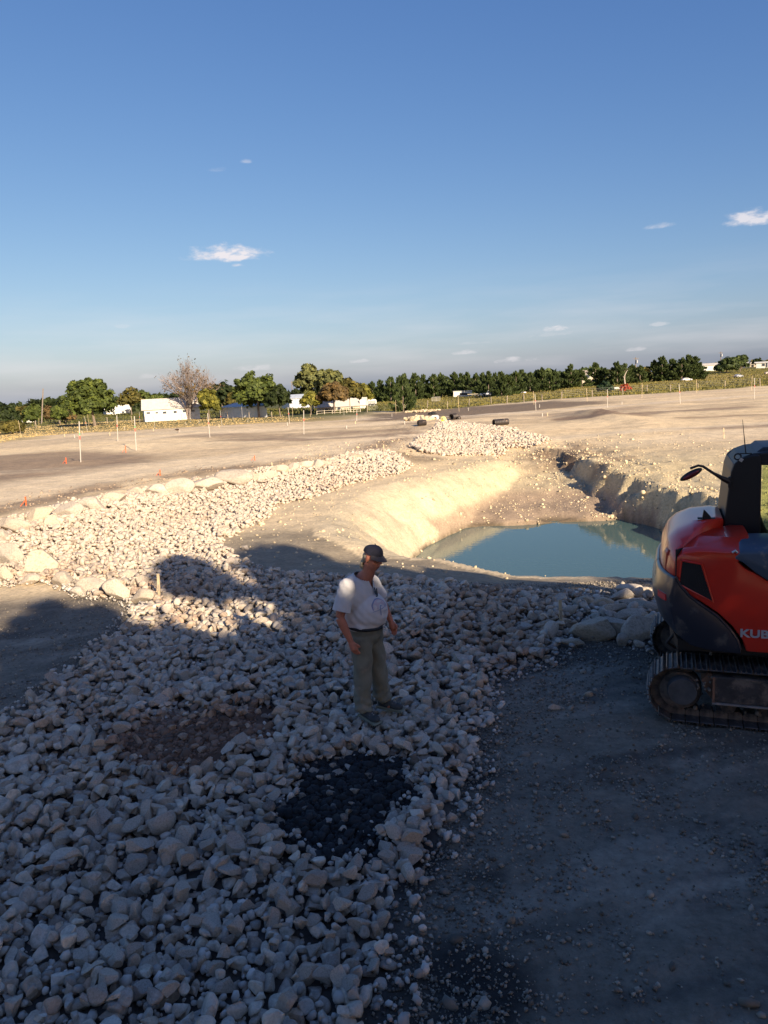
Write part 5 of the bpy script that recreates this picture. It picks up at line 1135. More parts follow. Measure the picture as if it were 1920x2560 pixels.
def clip(me, co, no):
    bm = bmesh.new(); bm.from_mesh(me); r = bmesh.ops.bisect_plane(bm, geom=bm.verts[:]+bm.edges[:]+bm.faces[:], plane_co=co, plane_no=no, clear_inner=True)
    es = [g for g in r['geom_cut'] if isinstance(g, bmesh.types.BMEdge)]
    try: bmesh.ops.contextual_create(bm, geom=es)
    except Exception: pass
    bm.to_mesh(me); bm.free()
NX = Vector((.67, -.42, 0)).normalized(); P0 = Vector((-.905, -.95, 1.5))
hood = MB().prism(hoodp, -.90, .93, 18, defo).build('engine_hood', EXR, ex, smooth=True, bevel=.02)
clip(hood.data, P0-NX*.006, -NX)
# side cover: outer skin stands just proud of the hood and is parted from it by a gap; a dark plate inside stands in for its shade
sp = [(-.935, 1.33), (-.935, 1.62), (-.918, 1.72), (-.86, 1.79), (-.72, 1.815), (-.27, 1.80), (-.27, 1.74), (-.40, 1.68), (-.34, 1.585), (-.23, 1.495), (-.10, 1.41), (.10, 1.32), (.60, 1.22), (.60, .76), (-.305, .76), (-.34, .87), (-.43, 1.0), (-.55, 1.115), (-.71, 1.225), (-.83, 1.285)]
def defs(x, y, z):
    a = min(1, abs(y)/.95); z2 = z-.09*max(0, (a-.45)/.5)**1.8*max(0, min(1, (z-1.5)/.28)); return (x+.02*a, y, z2)
side = MB().prism(sp, -.945, -.14, 14, defs).build('side_panel', EXR, ex, smooth=True, bevel=.014); clip(side.data, P0+NX*.006, NX)
gp = MB().box((-.69, -.60, 1.46), (.80, .010, .50), rz=atan2(.67, .42)).build('seam_shade_plate', RUB, ex)
MB().prism([(-.30, .93), (.58, .93), (.58, .925), (-.30, .925)], -.9475, -.94).build('crease', RUB, side)
# vent: dark plate stands in for the shade of a recess, bars on it
vp = [(-.855, 1.610), (-.68, 1.580), (-.575, 1.225), (-.875, 1.380)]
MB().prism(vp, -.9485, -.93).build('vent_shade_plate', RUB, side)
rim = MB(); cyc = [(x, -.949, z) for x, z in vp]; rim.tube(cyc+[cyc[0]], .011, 6, cap=False).build('vent_rim', EXR, side)
for i in range(9):
    t = (i+.6)/9.4; a = Vector((-.855+(-.68+.855)*t, -.9502, 1.605-.028*t)); e = Vector((-.870+(-.590+.870)*t, -.9502, 1.385-.150*t))
    MB().tube([a.lerp(e, .05), a.lerp(e, .93)], .0028, 4).build('grille_bar', BLK, side)
# right hand grey cover
cv = [(-.425, 1.715), (-.36, 1.775), (-.10, 1.785), (.35, 1.70), (.60, 1.45), (.60, 1.232), (.10, 1.334), (-.095, 1.424), (-.225, 1.51), (-.335, 1.60)]
cover = MB().prism(cv, -.952, -.42, 6, lambda x, y, z: (x, y, z-.07*max(0, (abs(y)-.6)/.35)**2*(1 if z > 1.6 else 0))).build('tank_cover', EXG, ex, smooth=True, bevel=.025)
MB().tube([(-.425, -.955, 1.70), (-.40, -.962, 1.72), (-.385, -.955, 1.70)], .012, 8).build('latch', METAL, ex)
# rear corner details
MB().prism([(-1.045, 1.33), (-1.03, 1.62), (-1.0, 1.66), (-.985, 1.60), (-1.0, 1.36)], -.72, -.60, 3, lambda x, y, z: (defo(x, y, z)[0]-.014, y, z)).build('recess_shade_piece', glossy('orange_red_recess_shade', (.42, .03, .012), .4, .2, .1), hood, smooth=True, bevel=.008)  # proud piece; shade of the hand recess is put into its darker red
MB().prism([(-1.125, 1.20), (-1.122, 1.262), (-1.06, 1.262), (-1.06, 1.20)], -.90, -.74, 4, lambda x, y, z: (defo(x, y, z)[0]-.012, y, z)).build('reflector', REDL, cw)
for y in (-.78, -.82): MB().tube([(-.5, -.94, 1.90), (-.49, -.93, 1.96)], .004, 5)
MB().prism([(-.66, 1.885), (-.645, 1.985), (-.625, 1.965), (-.585, 1.92), (-.565, 1.89)], -.315, -.285, 1).build('hood_fin', BLK, ex, bevel=.006)
MB().box((-.62, -.30, 1.895), (.16, .06, .012)).build('fin_base', BLK, ex)
# lettering
cu = bpy.data.curves.new('lettering', 'FONT'); cu.body = 'KUBOTA'; cu.size = .118; cu.extrude = .004; cu.offset = .0035; cu.space_character = 1.02
to = bpy.data.objects.new('tmp', cu); COL.objects.link(to); dg = bpy.context.evaluated_depsgraph_get(); dg.update()
tme = bpy.data.meshes.new_from_object(to.evaluated_get(dg)); bpy.data.objects.remove(to); tme.name = 'lettering'; tme.materials.clear()
tl = link('lettering', tme, SILVL, side, (-.345, -.9505, .905), (pi/2, 0, 0)); tl.scale = (1.06, .88, 1)
# deck, swing ring, undercarriage
MB().prism([(-.95, .70), (1.0, .70), (1.0, .80), (-.95, .80)], -.85, .85, 4, defo).build('deck', BLK, ex)
MB().lathe([(.55, .50), (.55, .58), (.50, .58), (.50, .70)], 32).build('swing_ring', MUD, ex, smooth=True)
MB().box((0, 0, .42), (1.1, 1.2, .20)).box((0, -.45, .36), (.3, .7, .14)).box((0, .45, .36), (.3, .7, .14)).build('undercarriage_frame', MUD, ex, bevel=.02)
MB().box((-.72, -.35, .62), (.30, .35, .14)).build('hose_guard', BLK, ex, bevel=.02); hs_ = MB(); hs_.tube([(-.9, -.62, .78), (-.97, -.60, .68), (-.90, -.52, .60), (-.7, -.45, .62)], .016, 8).build('hose', RUB, ex, smooth=True)
HT = .262; XR = .86
def path(s):
    """distance along the track loop -> x, z, angle"""
    L = 2*XR; A = pi*HT; tot = 2*L+2*A; s = s % tot
    if s < L: return XR-s, 2*HT, pi
    s -= L
    if s < A: a = pi/2+s/HT; return -XR+HT*cos(a), HT+HT*sin(a), a+pi/2
    s -= A
    if s < L: return -XR+s, 0, 0
    s -= L; a = -pi/2+s/HT; return XR+HT*cos(a), HT+HT*sin(a), a+pi/2
NS = 40; TOT = 4*XR+2*pi*HT
shm = MB(); pw = TOT/NS*.93
shm.prism([(-pw/2, .0), (pw/2, .0), (pw/2, -.012), (pw*.40, -.030), (pw*.34, -.030), (pw*.30, -.012), (pw*.04, -.012), (.0, -.028), (-pw*.06, -.028), (-pw*.10, -.012), (-pw*.38, -.012), (-pw*.42, -.030), (-pw*.48, -.030), (-pw*.5, -.012)], -.20, .20)
shoe = shm.mesh('track_shoe', bevel=.003, segs=1); shoe.materials.append(STEEL)
lkm = MB(); lkm.prism([(-pw*.52, .002), (pw*.52, .002), (pw*.52, .05), (pw*.36, .078), (-pw*.36, .078), (-pw*.52, .05)], -.06, .06); lkm.lathe([(.014, -.064), (.014, .064)], 8, (-pw*.22, 0, .036), 'y'); lkm.lathe([(.014, -.064), (.014, .064)], 8, (pw*.22, 0, .036), 'y')
lk = lkm.mesh('chain_link'); lk.materials.append(MUD)
for sy in (-1, 1):
    tk = empty('track', (0, sy*.78, .03)); tk.parent = ex
    for i in range(NS):
        x, z, a = path(TOT*i/NS)
        for nm, me, dy in (('track_shoe', shoe, 0), ('chain_link', lk, -sy*0.0)):
            o = link(nm, me, None, tk, (x, dy, z)); o.rotation_euler = (0, -a, 0)
    # end wheels, frame beam, rollers
    for xw, nm in ((-XR+.01, 'idler_wheel'), (XR-.01, 'drive_sprocket')):
        w_ = MB().lathe([(.05, -.10), (.185, -.09), (.20, -.05), (.20, .05), (.185, .09), (.05, .10)], 28, (xw, 0, HT), 'y').build(nm, MUD, tk, smooth=True)
        MB().lathe([(.02, -.02), (.128, -.02), (.134, 0), (.134, .10)], 32, (xw+.02, sy*.185 if sy < 0 else .09, HT+.03), 'y').build('hub_cover', M('hub_grey', (.075, .08, .085), .7, .3, 9, .4, 60, .003), w_, smooth=True)
    fb = MB().prism([(-.56, .215), (.60, .215), (.60, .47), (-.56, .47)], -.19, .19).build('track_frame', MUD, tk, bevel=.012)
    MB().prism([(-.62, .29), (-.565, .215), (-.565, .47), (-.60, .47), (-.66, .40)], -.12, .12).build('frame_end', RUST, fb)
    MB().prism([(-.565, .198), (.60, .198), (.60, .213), (-.565, .213)], -.205, .205).build('frame_flange', M('rubbed_steel', (.26, .23, .21), .6, .2, 9, .2), fb)
    MB().box((-.555, -.195 if sy < 0 else .195, .34), (.022, .012, .25)).build('edge_weld', RUST, fb)
    for xr in (-.42, -.1, .22, .54): MB().lathe([(.03, -.09), (.07, -.09), (.07, .09), (.03, .09)], 14, (xr, 0, .14), 'y').build('roller', MUD, tk, smooth=True)
    r_ = np.random.default_rng(12); mb = MB()
    for i in range(26):
        a = r_.uniform(-.9, .9); mb.ball((a, r_.uniform(-.19, .19), .085+r_.uniform(0, .03)), (r_.uniform(.01, .035),)*3, 6, 4)
    for i in range(16): mb.ball((r_.uniform(-.7, -.55), sy*r_.uniform(.1, .19), .38+r_.uniform(-.06, .1)), (r_.uniform(.008, .02),)*3, 6, 4)
    stuff(mb.build('caked_mud', M('caked_mud', (.20, .17, .14), .95, .3, 6, .5), tk))
# cab: y from -.12 to .93
CY0, CY1 = -.12, .93
def bar(P, nm='pillar', r_=.035, parent=None, mat_=None): return MB().tube(P, r_, 8).build(nm, mat_ or BLK, parent or cab, smooth=True)
cab = empty('cab', (0, 0, 0)); cab.parent = ex
prof = [(-.455, 1.74), (-.43, 2.0), (-.395, 2.33), (-.365, 2.42), (-.30, 2.475), (-.20, 2.50), (-.14, 2.50), (-.12, 2.42), (-.11, 1.60), (-.10, 1.48), (-.455, 1.48)]
q1 = MB().prism(prof, CY0, CY0+.06).build('rear_quarter_panel', BLK, cab, bevel=.012)
MB().prism(prof, CY1-.06, CY1).build('rear_quarter_panel', BLK, cab, bevel=.012)
MB().prism([(-.455, 1.30), (-.455, 1.78), (-.43, 2.0), (-.395, 2.33), (-.37, 2.41), (-.34, 2.41), (-.36, 2.33), (-.40, 2.0), (-.40, 1.30)], CY0+.06, CY1-.06).build('rear_panel', BLK, cab)
MB().prism([(-.37, 2.40), (-.30, 2.475), (-.20, 2.515), (.1, 2.545), (.7, 2.53), (.95, 2.47), (.98, 2.42), (.9, 2.40), (-.3, 2.40)], CY0+.02, CY1-.02, 6).build('roof', BLK, cab, bevel=.015)
MB().prism([(-.16, 2.515), (-.10, 2.565), (.65, 2.57), (.85, 2.53), (.85, 2.50), (-.16, 2.50)], .02, .80, 1).build('roof_panel', M('bluish_roof_panel', (.035, .05, .075), .55, .1, 3, .05), cab, bevel=.02)
MB().prism([(-.12, 2.40), (-.12, 2.44), (.95, 2.44), (.95, 2.40)], CY0, CY0+.05).build('window_header', BLK, cab); MB().prism([(-.12, 2.40), (-.12, 2.44), (.95, 2.44), (.95, 2.40)], CY1-.05, CY1).build('window_header', BLK, cab)
for y in (CY0, CY1-.05):
    MB().prism([(.90, 1.2), (.96, 1.2), (.98, 2.0), (.95, 2.44), (.89, 2.44), (.92, 2.0)], y, y+.05).build('front_pillar', BLK, cab); MB().prism([(-.12, 1.48), (.94, 1.30), (.94, .80), (-.45, .80), (-.45, 1.48)], y, y+.05).build('lower_panel', BLK, cab)
    MB().add([(-.11, y+.025, 1.49), (.93, y+.025, 1.31), (.93, y+.025, 2.41), (-.11, y+.025, 2.41)], [(0, 1, 2, 3)]).build('side_window', gl, cab)
MB().add([(.96, CY0+.05, 1.0), (.96, CY1-.05, 1.0), (.955, CY1-.05, 2.42), (.955, CY0+.05, 2.42)], [(0, 1, 2, 3)]).build('windscreen', gl, cab)
MB().box((.25, .4, 1.18), (1.3, 1.0, .05)).build('floor', BLK, cab)
st_ = MB().prism([(-.08, 1.45), (.36, 1.45), (.38, 1.58), (.02, 1.60), (-.06, 1.78), (-.14, 2.06), (-.20, 2.12), (-.26, 2.06), (-.20, 1.78), (-.14, 1.50)], .16, .64, 2).build('seat', SEAT, cab, bevel=.04); MB().box((.1, .4, 1.32), (.4, .4, .24)).build('seat_base', BLK, st_)
for y in (.10, .70): MB().box((.25, y, 1.66), (.40, .10, .16)).build('console', BLK, cab, bevel=.02); 
for y in (.10, .70): MB().tube([(.38, y, 1.72), (.40, y, 1.90)], [.02, .028], 8).build('joystick', RUB, cab)
# mirror, lifting eye, aerial, sticker
mr = MB().tube([(-.40, -.13, 2.235), (-.47, -.16, 2.275), (-.56, -.20, 2.335), (-.655, -.22, 2.405), (-.70, -.22, 2.415), (-.775, -.22, 2.385)], [.030, .024, .014, .013, .012, .012], 8).build('mirror_arm', BLK, cab, smooth=True)
Rm = Matrix.Rotation(.50, 3, 'Y').to_3x3(); Rm = Matrix.Rotation(-.53, 3, 'Y')
mh = MB().ball((-.765, -.22, 2.325), (.118, .032, .036), 18, 10, Rm).build('mirror_head', BLK, mr, smooth=True); MB().ball((-.765, -.237, 2.322), (.088, .020, .026), 16, 8, Rm).build('mirror_glass', M('mirror_reddish', (.20, .04, .05), .12, .2, 3, 0, metal=.6), mh, smooth=True)
MB().box((-.405, -.135, 2.235), (.03, .05, .11)).build('mirror_bracket', BLK, cab, bevel=.006)
MB().tube([(-.335+.030*cos(a), -.10, 2.485+.030*sin(a)) for a in [2*pi*i/16 for i in range(17)]], .008, 8, cap=False).build('lifting_eye', METAL and BLK, cab, smooth=True)
MB().box((-.27, -.08, 2.515), (.12, .03, .01)).build('aerial_bracket', BLK, cab); MB().tube([(-.262, -.08, 2.515), (-.30, -.08, 2.85)], [.006, .002], 6).build('aerial', RUB, cab)
MB().box((-.02, .05, 2.565), (.03, .03, .03)).build('roof_bolt', BLK, cab)
MB().box((-.305, CY0-.002, 2.455), (.034, .003, .034), ry=.6).build('white_sticker', WPAINT, cab)
# boom, arm, bucket and blade (mostly beyond the picture's edge)
bm_ = MB().prism([(.85, .95), (1.05, .85), (1.9, 2.2), (2.6, 2.75), (3.3, 2.75), (3.35, 2.95), (2.5, 3.02), (1.7, 2.55)], -.50, -.28).build('boom', EXR, ex, bevel=.02); MB().tube([(1.15, -.39, .85), (2.1, -.39, 2.15)], .055, 10).build('boom_cylinder', METAL, bm_, smooth=True)
ar_ = MB().prism([(3.2, 2.98), (3.45, 2.85), (3.25, 1.3), (3.05, 1.3), (3.05, 2.6)], -.47, -.31).build('arm', EXR, ex, bevel=.015); MB().prism([(2.75, 1.25), (3.3, 1.35), (3.35, .9), (3.0, .55), (2.6, .6), (2.85, .85), (2.8, 1.0)], -.68, -.12).build('bucket', MUD, ar_, bevel=.01)
MB().prism([(1.55, .05), (1.63, .05), (1.60, .22), (1.66, .42), (1.58, .42), (1.53, .22)], -.95, .95).build('blade', MUD, ex, bevel=.01)
for y in (-.35, .35): MB().box((1.15, y, .30), (.85, .09, .10)).build('blade_arm', MUD, ex)

# ------------------------------------------------------------------ the man on the stones
SKIN = M('sunburnt_skin', (.42, .155, .095), .6, .12, 14, .15, 150, .002); SHIRT = M('white_cotton', (.55, .53, .53), .9, .06, 6, .15, 90, .004, dirt=(.60, .52, .47), dirt_amt=.15, dirt_scale=5)
PANTS = M('grey_green_trousers', (.165, .170, .135), .92, .16, 7, .25, 120, .003, dirt=(.24, .21, .17), dirt_amt=.2, dirt_scale=6); HAIR = M('grey_brown_hair', (.34, .28, .19), .8, .3, 20, .6, 90, .004)
CAPM = M('dark_plaid_cap', (.016, .016, .03), .85, .6, 9, .2); BRIM = M('cap_brim', (.045, .04, .047), .85, .2, 9, .2); SHOE = M('dark_trainers', (.045, .052, .055), .75, .3, 12, .3, 60, .003); SOLE = M('shoe_sole', (.20, .20, .15), .8, .2, 9, .2)
BELT = M('black_belt', (.012, .012, .013), .5, .2, 9, .1); EYEW = M('eye_white', (.7, .68, .65), .3, .05, 9, 0); LACE = M('shoe_lace', (.35, .36, .36), .8, .1, 9, 0)
mp_ = MANP+Vector((.05, 0, 0)); mz = mp_.z+.115
man = empty('person', (mp_.x, mp_.y+.02, mz), radians(-27), 'heavy man in dark cap, white T-shirt and grey-green trousers standing on the stones', 'person')
RH = dict(sh=(-.06, -.215, 1.40), el=(-.10, -.325, 1.11), wr=(-.005, -.305, .875), hd=(.03, -.295, .79))
LH = dict(sh=(.0, .175, 1.345), el=(.05, .285, 1.12), wr=(.155, .27, .915), hd=(.185, .265, .84))
def hand(mb, wr, hd, side, curl=.5):
    w = Vector(wr); h = Vector(hd); d = (h-w).normalized(); palmn = Vector((0, -side, 0)); acr = d.cross(palmn).normalized()
    if acr.x < 0: acr = -acr          # across the palm, pointing forward (thumb side)
    mb.tube([w, w.lerp(h, .5), h], [.027, .038, .040], 10)
    for k in (-1.3, -.45, .4, 1.2):
        mb.ball(h+acr*k*.019, (.017, .017, .019), 8, 6)
    inw = Vector((0, side*-1, 0))
    for k, L in ((1.35, .075), (.45, .085), (-.45, .080), (-1.35, .062)):
        a = h+acr*k*.0195-d*.01; b1 = a+d*L*.45; c1 = b1+(d*.8+inw*curl*.6)*L*.33; e1 = c1+(d*.45+inw*curl)*L*.27
        mb.tube([a, b1, c1, e1], [.0115, .0105, .0098, .0078], 8); mb.ball(e1, (.0078,)*3, 6, 5)
    a = w.lerp(h, .35)+acr*.022; b1 = a+acr*.026+d*.026+inw*.008; c1 = b1+acr*.006+d*.030+inw*.012; mb.tube([a, b1, c1], [.015, .0125, .009], 8); mb.ball(c1, (.009,)*3, 6, 5)
body = MB()
HC = Vector((.140, -.01, 1.650)); Rh = Matrix.Rotation(.30, 3, 'Y') @ Matrix.Rotation(-.25, 3, 'Z')
def hp(x, y, z): return HC+Rh @ Vector((x, y, z))
body.ball(hp(-.012, 0, .022), (.098, .078, .098), 18, 12, Rh); body.ball(hp(.022, 0, -.052), (.068, .060, .072), 16, 10, Rh); body.ball(hp(.040, 0, -.098), (.034, .034, .026), 12, 8, Rh)
body.ball(hp(.065, 0, .030), (.030, .058, .022), 12, 8, Rh)
body.tube([hp(.082, 0, .022), hp(.100, 0, -.006), hp(.112, 0, -.024)], [.011, .014, .017], 8); body.ball(hp(.096, .012, -.028), (.012, .010, .009), 8, 6); body.ball(hp(.096, -.012, -.028), (.012, .010, .009), 8, 6)
body.ball(hp(.078, 0, -.058), (.016, .027, .008), 10, 6, Rh); body.ball(hp(.074, 0, -.070), (.016, .024, .008), 10, 6, Rh)
for s_ in (-1, 1):
    body.ball(hp(.045, s_*.040, -.030), (.030, .022, .028), 10, 8, Rh); body.ball(hp(-.012, s_*.080, -.010), (.022, .011, .034), 10, 8, Rh); body.ball(hp(-.004, s_*.084, -.036), (.011, .008, .012), 8, 6, Rh)
body.tube([hp(-.02, 0, -.06), (.075, 0, 1.50), (.02, 0, 1.43)], [.064, .066, .085], 14)
body.ball((-.03, 0, 1.28), (.13, .18, .19), 18, 12); body.ball((.03, 0, 1.06), (.165, .175, .18), 18, 12); body.ball((0, 0, .92), (.14, .165, .13), 18, 12)
for A in (RH, LH):
    sd_ = -1 if A is RH else 1; body.ball(A['sh'], (.068, .062, .066), 12, 8); body.tube([A['sh'], Vector(A['sh']).lerp(Vector(A['el']), .5), A['el']], [.060, .056, .044], 12)
    f = Vector(A['el']).lerp(Vector(A['wr']), .3); body.tube([A['el'], f, A['wr']], [.045, .046, .029], 12); hand(body, A['wr'], A['hd'], sd_, .55 if sd_ < 0 else .9)
for s_, kn, an in ((-1, (.01, -.115, .50), (-.005, -.125, .09)), (1, (.04, .12, .50), (.075, .155, .09))):
    body.tube([(0, s_*.095, .88), kn], [.098, .065], 12); body.tube([kn, an], [.062, .042], 12); body.ball(kn, (.064,)*3, 10, 8); body.tube([an, (an[0]+.10, an[1]-.02, .04)], [.042, .032], 10)
link('body', skin_mesh('body', body, .0062, 4), SKIN, man)
for s_ in (-1, 1):
    e = MB().ball(hp(.079, s_*.028, .006), (.011, .012, .010), 12, 8).build('eye', EYEW, man, smooth=True); MB().ball(hp(.087, s_*.029, .004), (.005, .006, .006), 8, 6).build('iris', BELT, e)
    MB().tube([hp(.088, s_*.014, .024), hp(.090, s_*.030, .029), hp(.080, s_*.045, .024)], .0045, 6).build('eyebrow', HAIR, man)
MB().tube([hp(.088, -.020, -.064), hp(.094, 0, -.063), hp(.088, .020, -.064)], .0028, 6).build('lips', M('lip', (.30, .09, .075), .5, .1, 9, 0), man)
# shirt
sh = MB(); sh.ball((-.055, -.015, 1.26), (.170, .222, .225), 20, 14); sh.ball((.035, 0, 1.09), (.208, .215, .205), 20, 14); sh.ball((-.045, 0, 1.05), (.19, .225, .19), 18, 12); sh.ball((0, 0, .98), (.205, .222, .10), 20, 10)
sh.tube([(-.03, 0, 1.36), (.0, 0, 1.42), (.03, 0, 1.50)], [.17, .115, .084], 16)
for A in (RH, LH):
    a, e = Vector(A['sh']), Vector(A['el']); sh.ball(a, (.088, .078, .080), 14, 10); sh.tube([a, a.lerp(e, .55), a.lerp(e, .86)], [.086, .088, .094], 14)
sm_ = skin_mesh('t_shirt', sh, .008, 6)
bm = bmesh.new(); bm.from_mesh(sm_)
def cut(co, no): bmesh.ops.bisect_plane(bm, geom=bm.verts[:]+bm.edges[:]+bm.faces[:], plane_co=co, plane_no=no, clear_outer=True)
cut((0, 0, .935), (0, 0, -1))
for q in (-1, 1): bmesh.ops.bisect_plane(bm, geom=bm.verts[:]+bm.edges[:]+bm.faces[:], plane_co=(0, 0, 1.315), plane_no=(0, q, -.42))
kill = [v for v in bm.verts if v.co.z > 1.462-.42*v.co.x and math.hypot(v.co.y, v.co.x-.02) < .108] + [v for v in bm.verts if v.co.x > .0 and v.co.z > 1.316 and abs(v.co.y) < .42*(v.co.z-1.315)-1e-4]
for q, A in ((-1, RH), (1, LH)):
    a, e = Vector(A['sh']), Vector(A['el']); pc = a+(e-a)*.80
    fs = [f for f in bm.faces if f.calc_center_median().y*q > .213 and f.calc_center_median().z < 1.33]; es = list({x_ for f in fs for x_ in f.edges}); vs_ = list({x_ for f in fs for x_ in f.verts})
    bmesh.ops.bisect_plane(bm, geom=vs_+es+fs, plane_co=pc, plane_no=(e-a).normalized())
for A in (RH, LH):
    a, e = Vector(A['sh']), Vector(A['el']); d = (e-a); L = d.length; d.normalize(); kill += [v for v in bm.verts if (v.co-a).dot(d) > L*.80+1e-4 and (v.co-(a+d*(v.co-a).dot(d))).length < .13 and abs(v.co.y) > .228]
bmesh.ops.delete(bm, geom=list(set(kill)), context='VERTS'); bm.normal_update()
for v in bm.verts:
    c = v.co; f = .004*sin(c.z*55+c.y*22+5*sin(c.x*12))*(.4+1.2*max(0, 1.15-c.z)/.2) + .003*sin((c.x+c.z)*70+c.y*10) + .006*sin(c.y*40+c.z*18)*max(0, (1.06-c.z)/.12)
    n_ = v.normal; v.co = c+n_*min(.008, max(-.006, f*.65))
bmesh.ops.solidify(bm, geom=bm.faces[:], thickness=.004)
for f in bm.faces: f.smooth = True
bm.to_mesh(sm_); bm.free(); shirt = link('t_shirt', sm_, SHIRT, man)
# printed sun arc and script on the chest, laid onto the cloth
bvh = BVHTree.FromPolygons([v.co.copy() for v in sm_.vertices], [tuple(p.vertices) for p in sm_.polygons])
def on_shirt(y, z):
    h_ = bvh.ray_cast(Vector((.6, y, z)), Vector((-1, 0, 0)))
    return (h_[0]+h_[1]*.0022) if h_[0] else Vector((.2, y, z))
def decal(name, P, w_, mat_):
    V = []; Fs = []; n = len(P)
    for i, (y, z) in enumerate(P):
        y0, z0 = P[max(i-1, 0)]; y1, z1 = P[min(i+1, n-1)]; L = math.hypot(y1-y0, z1-z0)+1e-9; ny, nz = -(z1-z0)/L, (y1-y0)/L
        V += [on_shirt(y+ny*w_/2, z+nz*w_/2), on_shirt(y-ny*w_/2, z-nz*w_/2)]
    mb = MB().add(V, [(2*i, 2*i+1, 2*i+3, 2*i+2) for i in range(n-1)]); return mb.build(name, mat_, shirt)
PRB = M('faded_blue_print', (.20, .24, .38), .9, .1, 9, 0); PRP = M('faded_pink_print', (.50, .40, .42), .9, .1, 9, 0)
CYP = -.045; CZP = 1.150
def arc(R0, a0, a1, n=22): return [(CYP-R0*cos(a0+(a1-a0)*i/n), CZP+R0*sin(a0+(a1-a0)*i/n)) for i in range(n+1)]
decal('print_arc', arc(.092, 0, pi), .008, PRB); decal('print_disc', arc(.066, .1, pi-.1), .044, PRP)
decal('print_underline', [(-.15+.012*i, 1.138+.0016*i) for i in range(19)], .005, PRB)
decal('print_script', [(-.075, 1.09), (-.073, 1.13), (-.068, 1.165), (-.055, 1.18), (-.038, 1.176)], .010, PRB); decal('print_script', [(-.09, 1.145), (-.065, 1.15), (-.035, 1.152)], .007, PRB)
decal('print_script', [(-.03, 1.155), (-.008, 1.158), (-.03, 1.118), (-.004, 1.122)], .008, PRB); decal('print_script', [(.02, 1.185), (.018, 1.15), (.022, 1.115), (.032, 1.112)], .008, PRB); decal('print_script', [(.008, 1.16), (.038, 1.165)], .006, PRB)
# trousers
tr = MB(); tr.ball((0, 0, .93), (.192, .205, .10), 20, 12); tr.ball((-.01, 0, .88), (.185, .20, .14), 18, 12)
for s_, kn, an in ((-1, (.005, -.115, .50), (-.01, -.130, .10)), (1, (.045, .125, .50), (.07, .160, .11))):
    tr.tube([(0, s_*.095, .86), Vector((0, s_*.1, .86)).lerp(Vector(kn), .5), kn, Vector(kn).lerp(Vector(an), .5), an], [.122, .108, .094, .088, .090], 16)
    tr.ball((an[0]+.01, an[1], an[2]+.005), (.098, .094, .04), 14, 8)
tm_ = skin_mesh('trousers', tr, .011, 5); bm = bmesh.new(); bm.from_mesh(tm_)
for v in bm.verts:
    c = v.co; k = max(0, min(1, (.86-c.z)/.2)); lo = max(0, min(1, (.30-c.z)/.2))
    f = .006*k*sin(c.z*26+c.x*16+4*sin(c.y*14))+.009*lo*sin(c.z*75+3*sin(c.x*18+c.y*9))+.004*sin(c.y*48+c.z*10)*k
    v.co = c+v.normal*f
bm.to_mesh(tm_); bm.free(); trs = link('trousers', tm_, PANTS, man)
MB().tube([(.203, -.02, .92), (.204, -.01, .84), (.19, 0, .78)], .004, 6).build('fly_seam', PANTS, trs)
bl = MB(); P = []
for i in range(33): a = 2*pi*i/32; P.append((.197*cos(a), .210*sin(a), .965+.018*cos(a)*-1))
bl.tube(P, .017, 8, cap=False).build('belt', BELT, man, smooth=True); MB().box((.212, 0, .948), (.012, .045, .036)).build('buckle', METAL, man, bevel=.004)
# shoes
for s_, ax, ay, yaw in ((-1, .045, -.135, -.45), (1, .125, .155, .0)):
    s1 = MB(); s1.ball((.0, 0, .052), (.095, .047, .042), 16, 10); s1.ball((.085, 0, .042), (.075, .050, .032), 16, 10); s1.ball((-.055, 0, .060), (.050, .042, .055), 14, 10)
    so = link('shoe', skin_mesh('shoe', s1, .008, 4), SHOE, man, (ax, ay, .0), (0, .04, yaw)); so.scale = (1.12, 1.1, 1.15); MB().prism([(-.105, .0), (.15, .0), (.165, .014), (.15, .026), (-.10, .026), (-.112, .014)], -.050, .050, 4, lambda x, y, z: (x, y*(.75+.25*math.cos((x-.06)*8)), z)).build('sole', SOLE, so, bevel=.005)
    for k in range(4): MB().tube([(.015+.022*k, -.03, .078-.006*k), (.022+.022*k, 0, .092-.006*k), (.015+.022*k, .03, .078-.006*k)], .004, 5).build('lace', LACE, so)
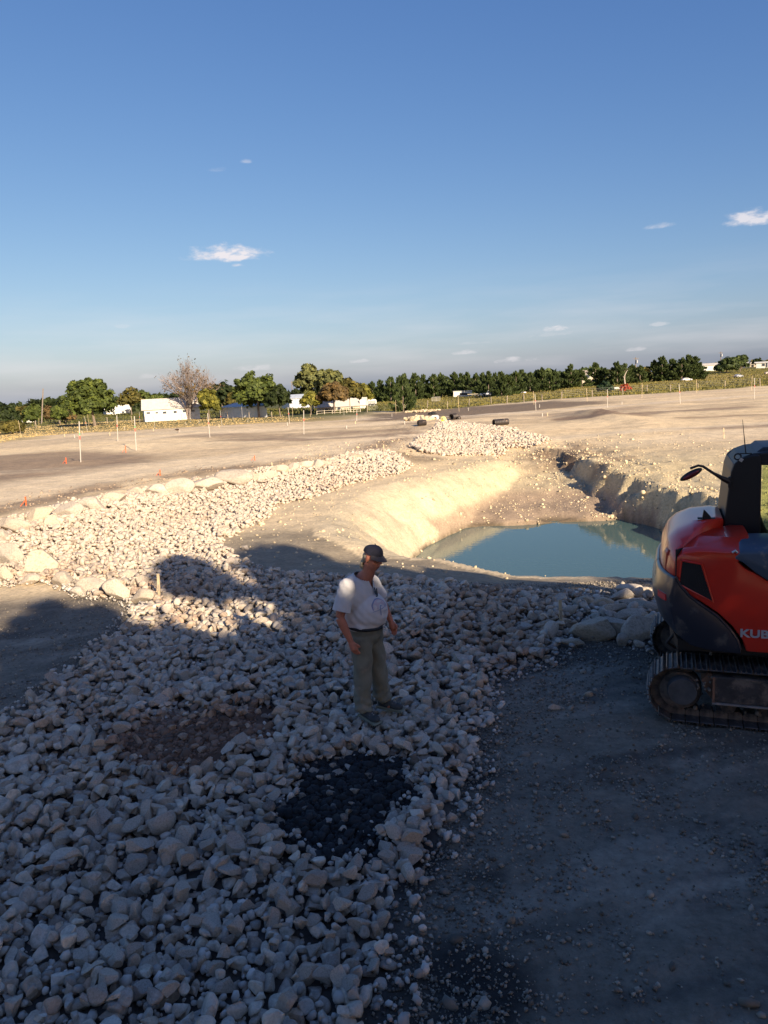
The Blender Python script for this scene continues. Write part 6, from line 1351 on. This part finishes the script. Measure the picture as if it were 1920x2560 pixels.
# hair and cap
hr_ = MB(); rr = np.random.default_rng(4)
hr_.ball(hp(-.030, 0, -.004), (.088, .084, .058), 18, 12, Rh)
for i in range(46):
    s_ = rr.uniform(-1, 1); a = hp(-.085+.03*abs(s_), s_*.062, -.02-rr.uniform(0, .02)); hr_.ball(a+Vector((-.02-rr.uniform(0, .035), 0, -.04-rr.uniform(0, .065))), (rr.uniform(.010, .018),)*3, 8, 6)
hr_.ball(hp(-.085, 0, -.045), (.035, .058, .045), 12, 8); hr_.ball(hp(-.105, 0, -.085), (.026, .048, .035), 12, 8)
link('hair', skin_mesh('hair', hr_, .007, 2), HAIR, man)
cp = MB(); V = []; n = 24
for i in range(9):
    th = pi/2*i/8
    for k in range(n): a = 2*pi*k/n; V.append(hp(-.014+(.108+.0*cos(a))*cos(th)*cos(a), .088*cos(th)*sin(a), .046+.084*sin(th)**.85*(1-.10*cos(a)*-1)))
cp.add(V, [(i*n+k, i*n+(k+1) % n, (i+1)*n+(k+1) % n, (i+1)*n+k) for i in range(8) for k in range(n)]); cap = cp.build('cap', CAPM, man, smooth=True, weld=True)
cp = MB(); cp.lathe([(.001, 0), (.008, 0), (.006, .006), (.001, .007)], 10, tuple(hp(-.014, 0, .138))).build('cap_button', CAPM, cap)
V = []; m_ = 10
for t_ in (0, 1):
    for j in range(4):
        for i in range(m_+1):
            a = -pi*.36+pi*.72*i/m_; r0 = .100+.078*(j/3)*(cos(a*1.15)**.5 if cos(a*1.15) > 0 else 0); V.append(hp(-.012+r0*cos(a), (.088+.01*j/3)*sin(a)*1.0, .052-.026*(j/3)-.010*abs(sin(a))*j/3-.004*t_))
b0 = 4*(m_+1); Fs = []
for j in range(3):
    for i in range(m_): q = j*(m_+1)+i; Fs += [(q, q+1, q+m_+2, q+m_+1), (b0+q+m_+1, b0+q+m_+2, b0+q+1, b0+q)]
for i in range(m_): q = 3*(m_+1)+i; Fs.append((q, q+1, b0+q+1, b0+q))
MB().add(V, Fs).build('cap_brim', BRIM, cap, smooth=True)
man.scale = (.97, .97, .975)
# sunglasses hung at the neckline
mw = Matrix.LocRotScale(man.location, man.rotation_euler, man.scale); sgp = on_shirt(.0, 1.27)
sg = empty('sunglasses', mw @ (sgp+Vector((.012, .0, 0))), radians(-27), 'black folded sunglasses hanging from the neckline of the white T-shirt', 'sunglasses')
fr_ = MB(); 
for zc in (.028, -.036): fr_.ball((0.004, 0, zc), (.012, .020, .030), 12, 8)
fr_.build('lens', GLASSD, sg, smooth=True); MB().tube([(0, .018, .06), (.004, .020, .02), (.006, .018, -.06)], .005, 6).build('frame', BELT, sg, smooth=True)
MB().tube([(0, -.015, .055), (-.012, -.01, .075), (-.018, 0, .02)], .004, 6).build('temple_arm', BELT, sg)
print('tris', sum(sum(len(p.vertices)-2 for p in me.polygons)*me.users for me in bpy.data.meshes if me.users == 1))
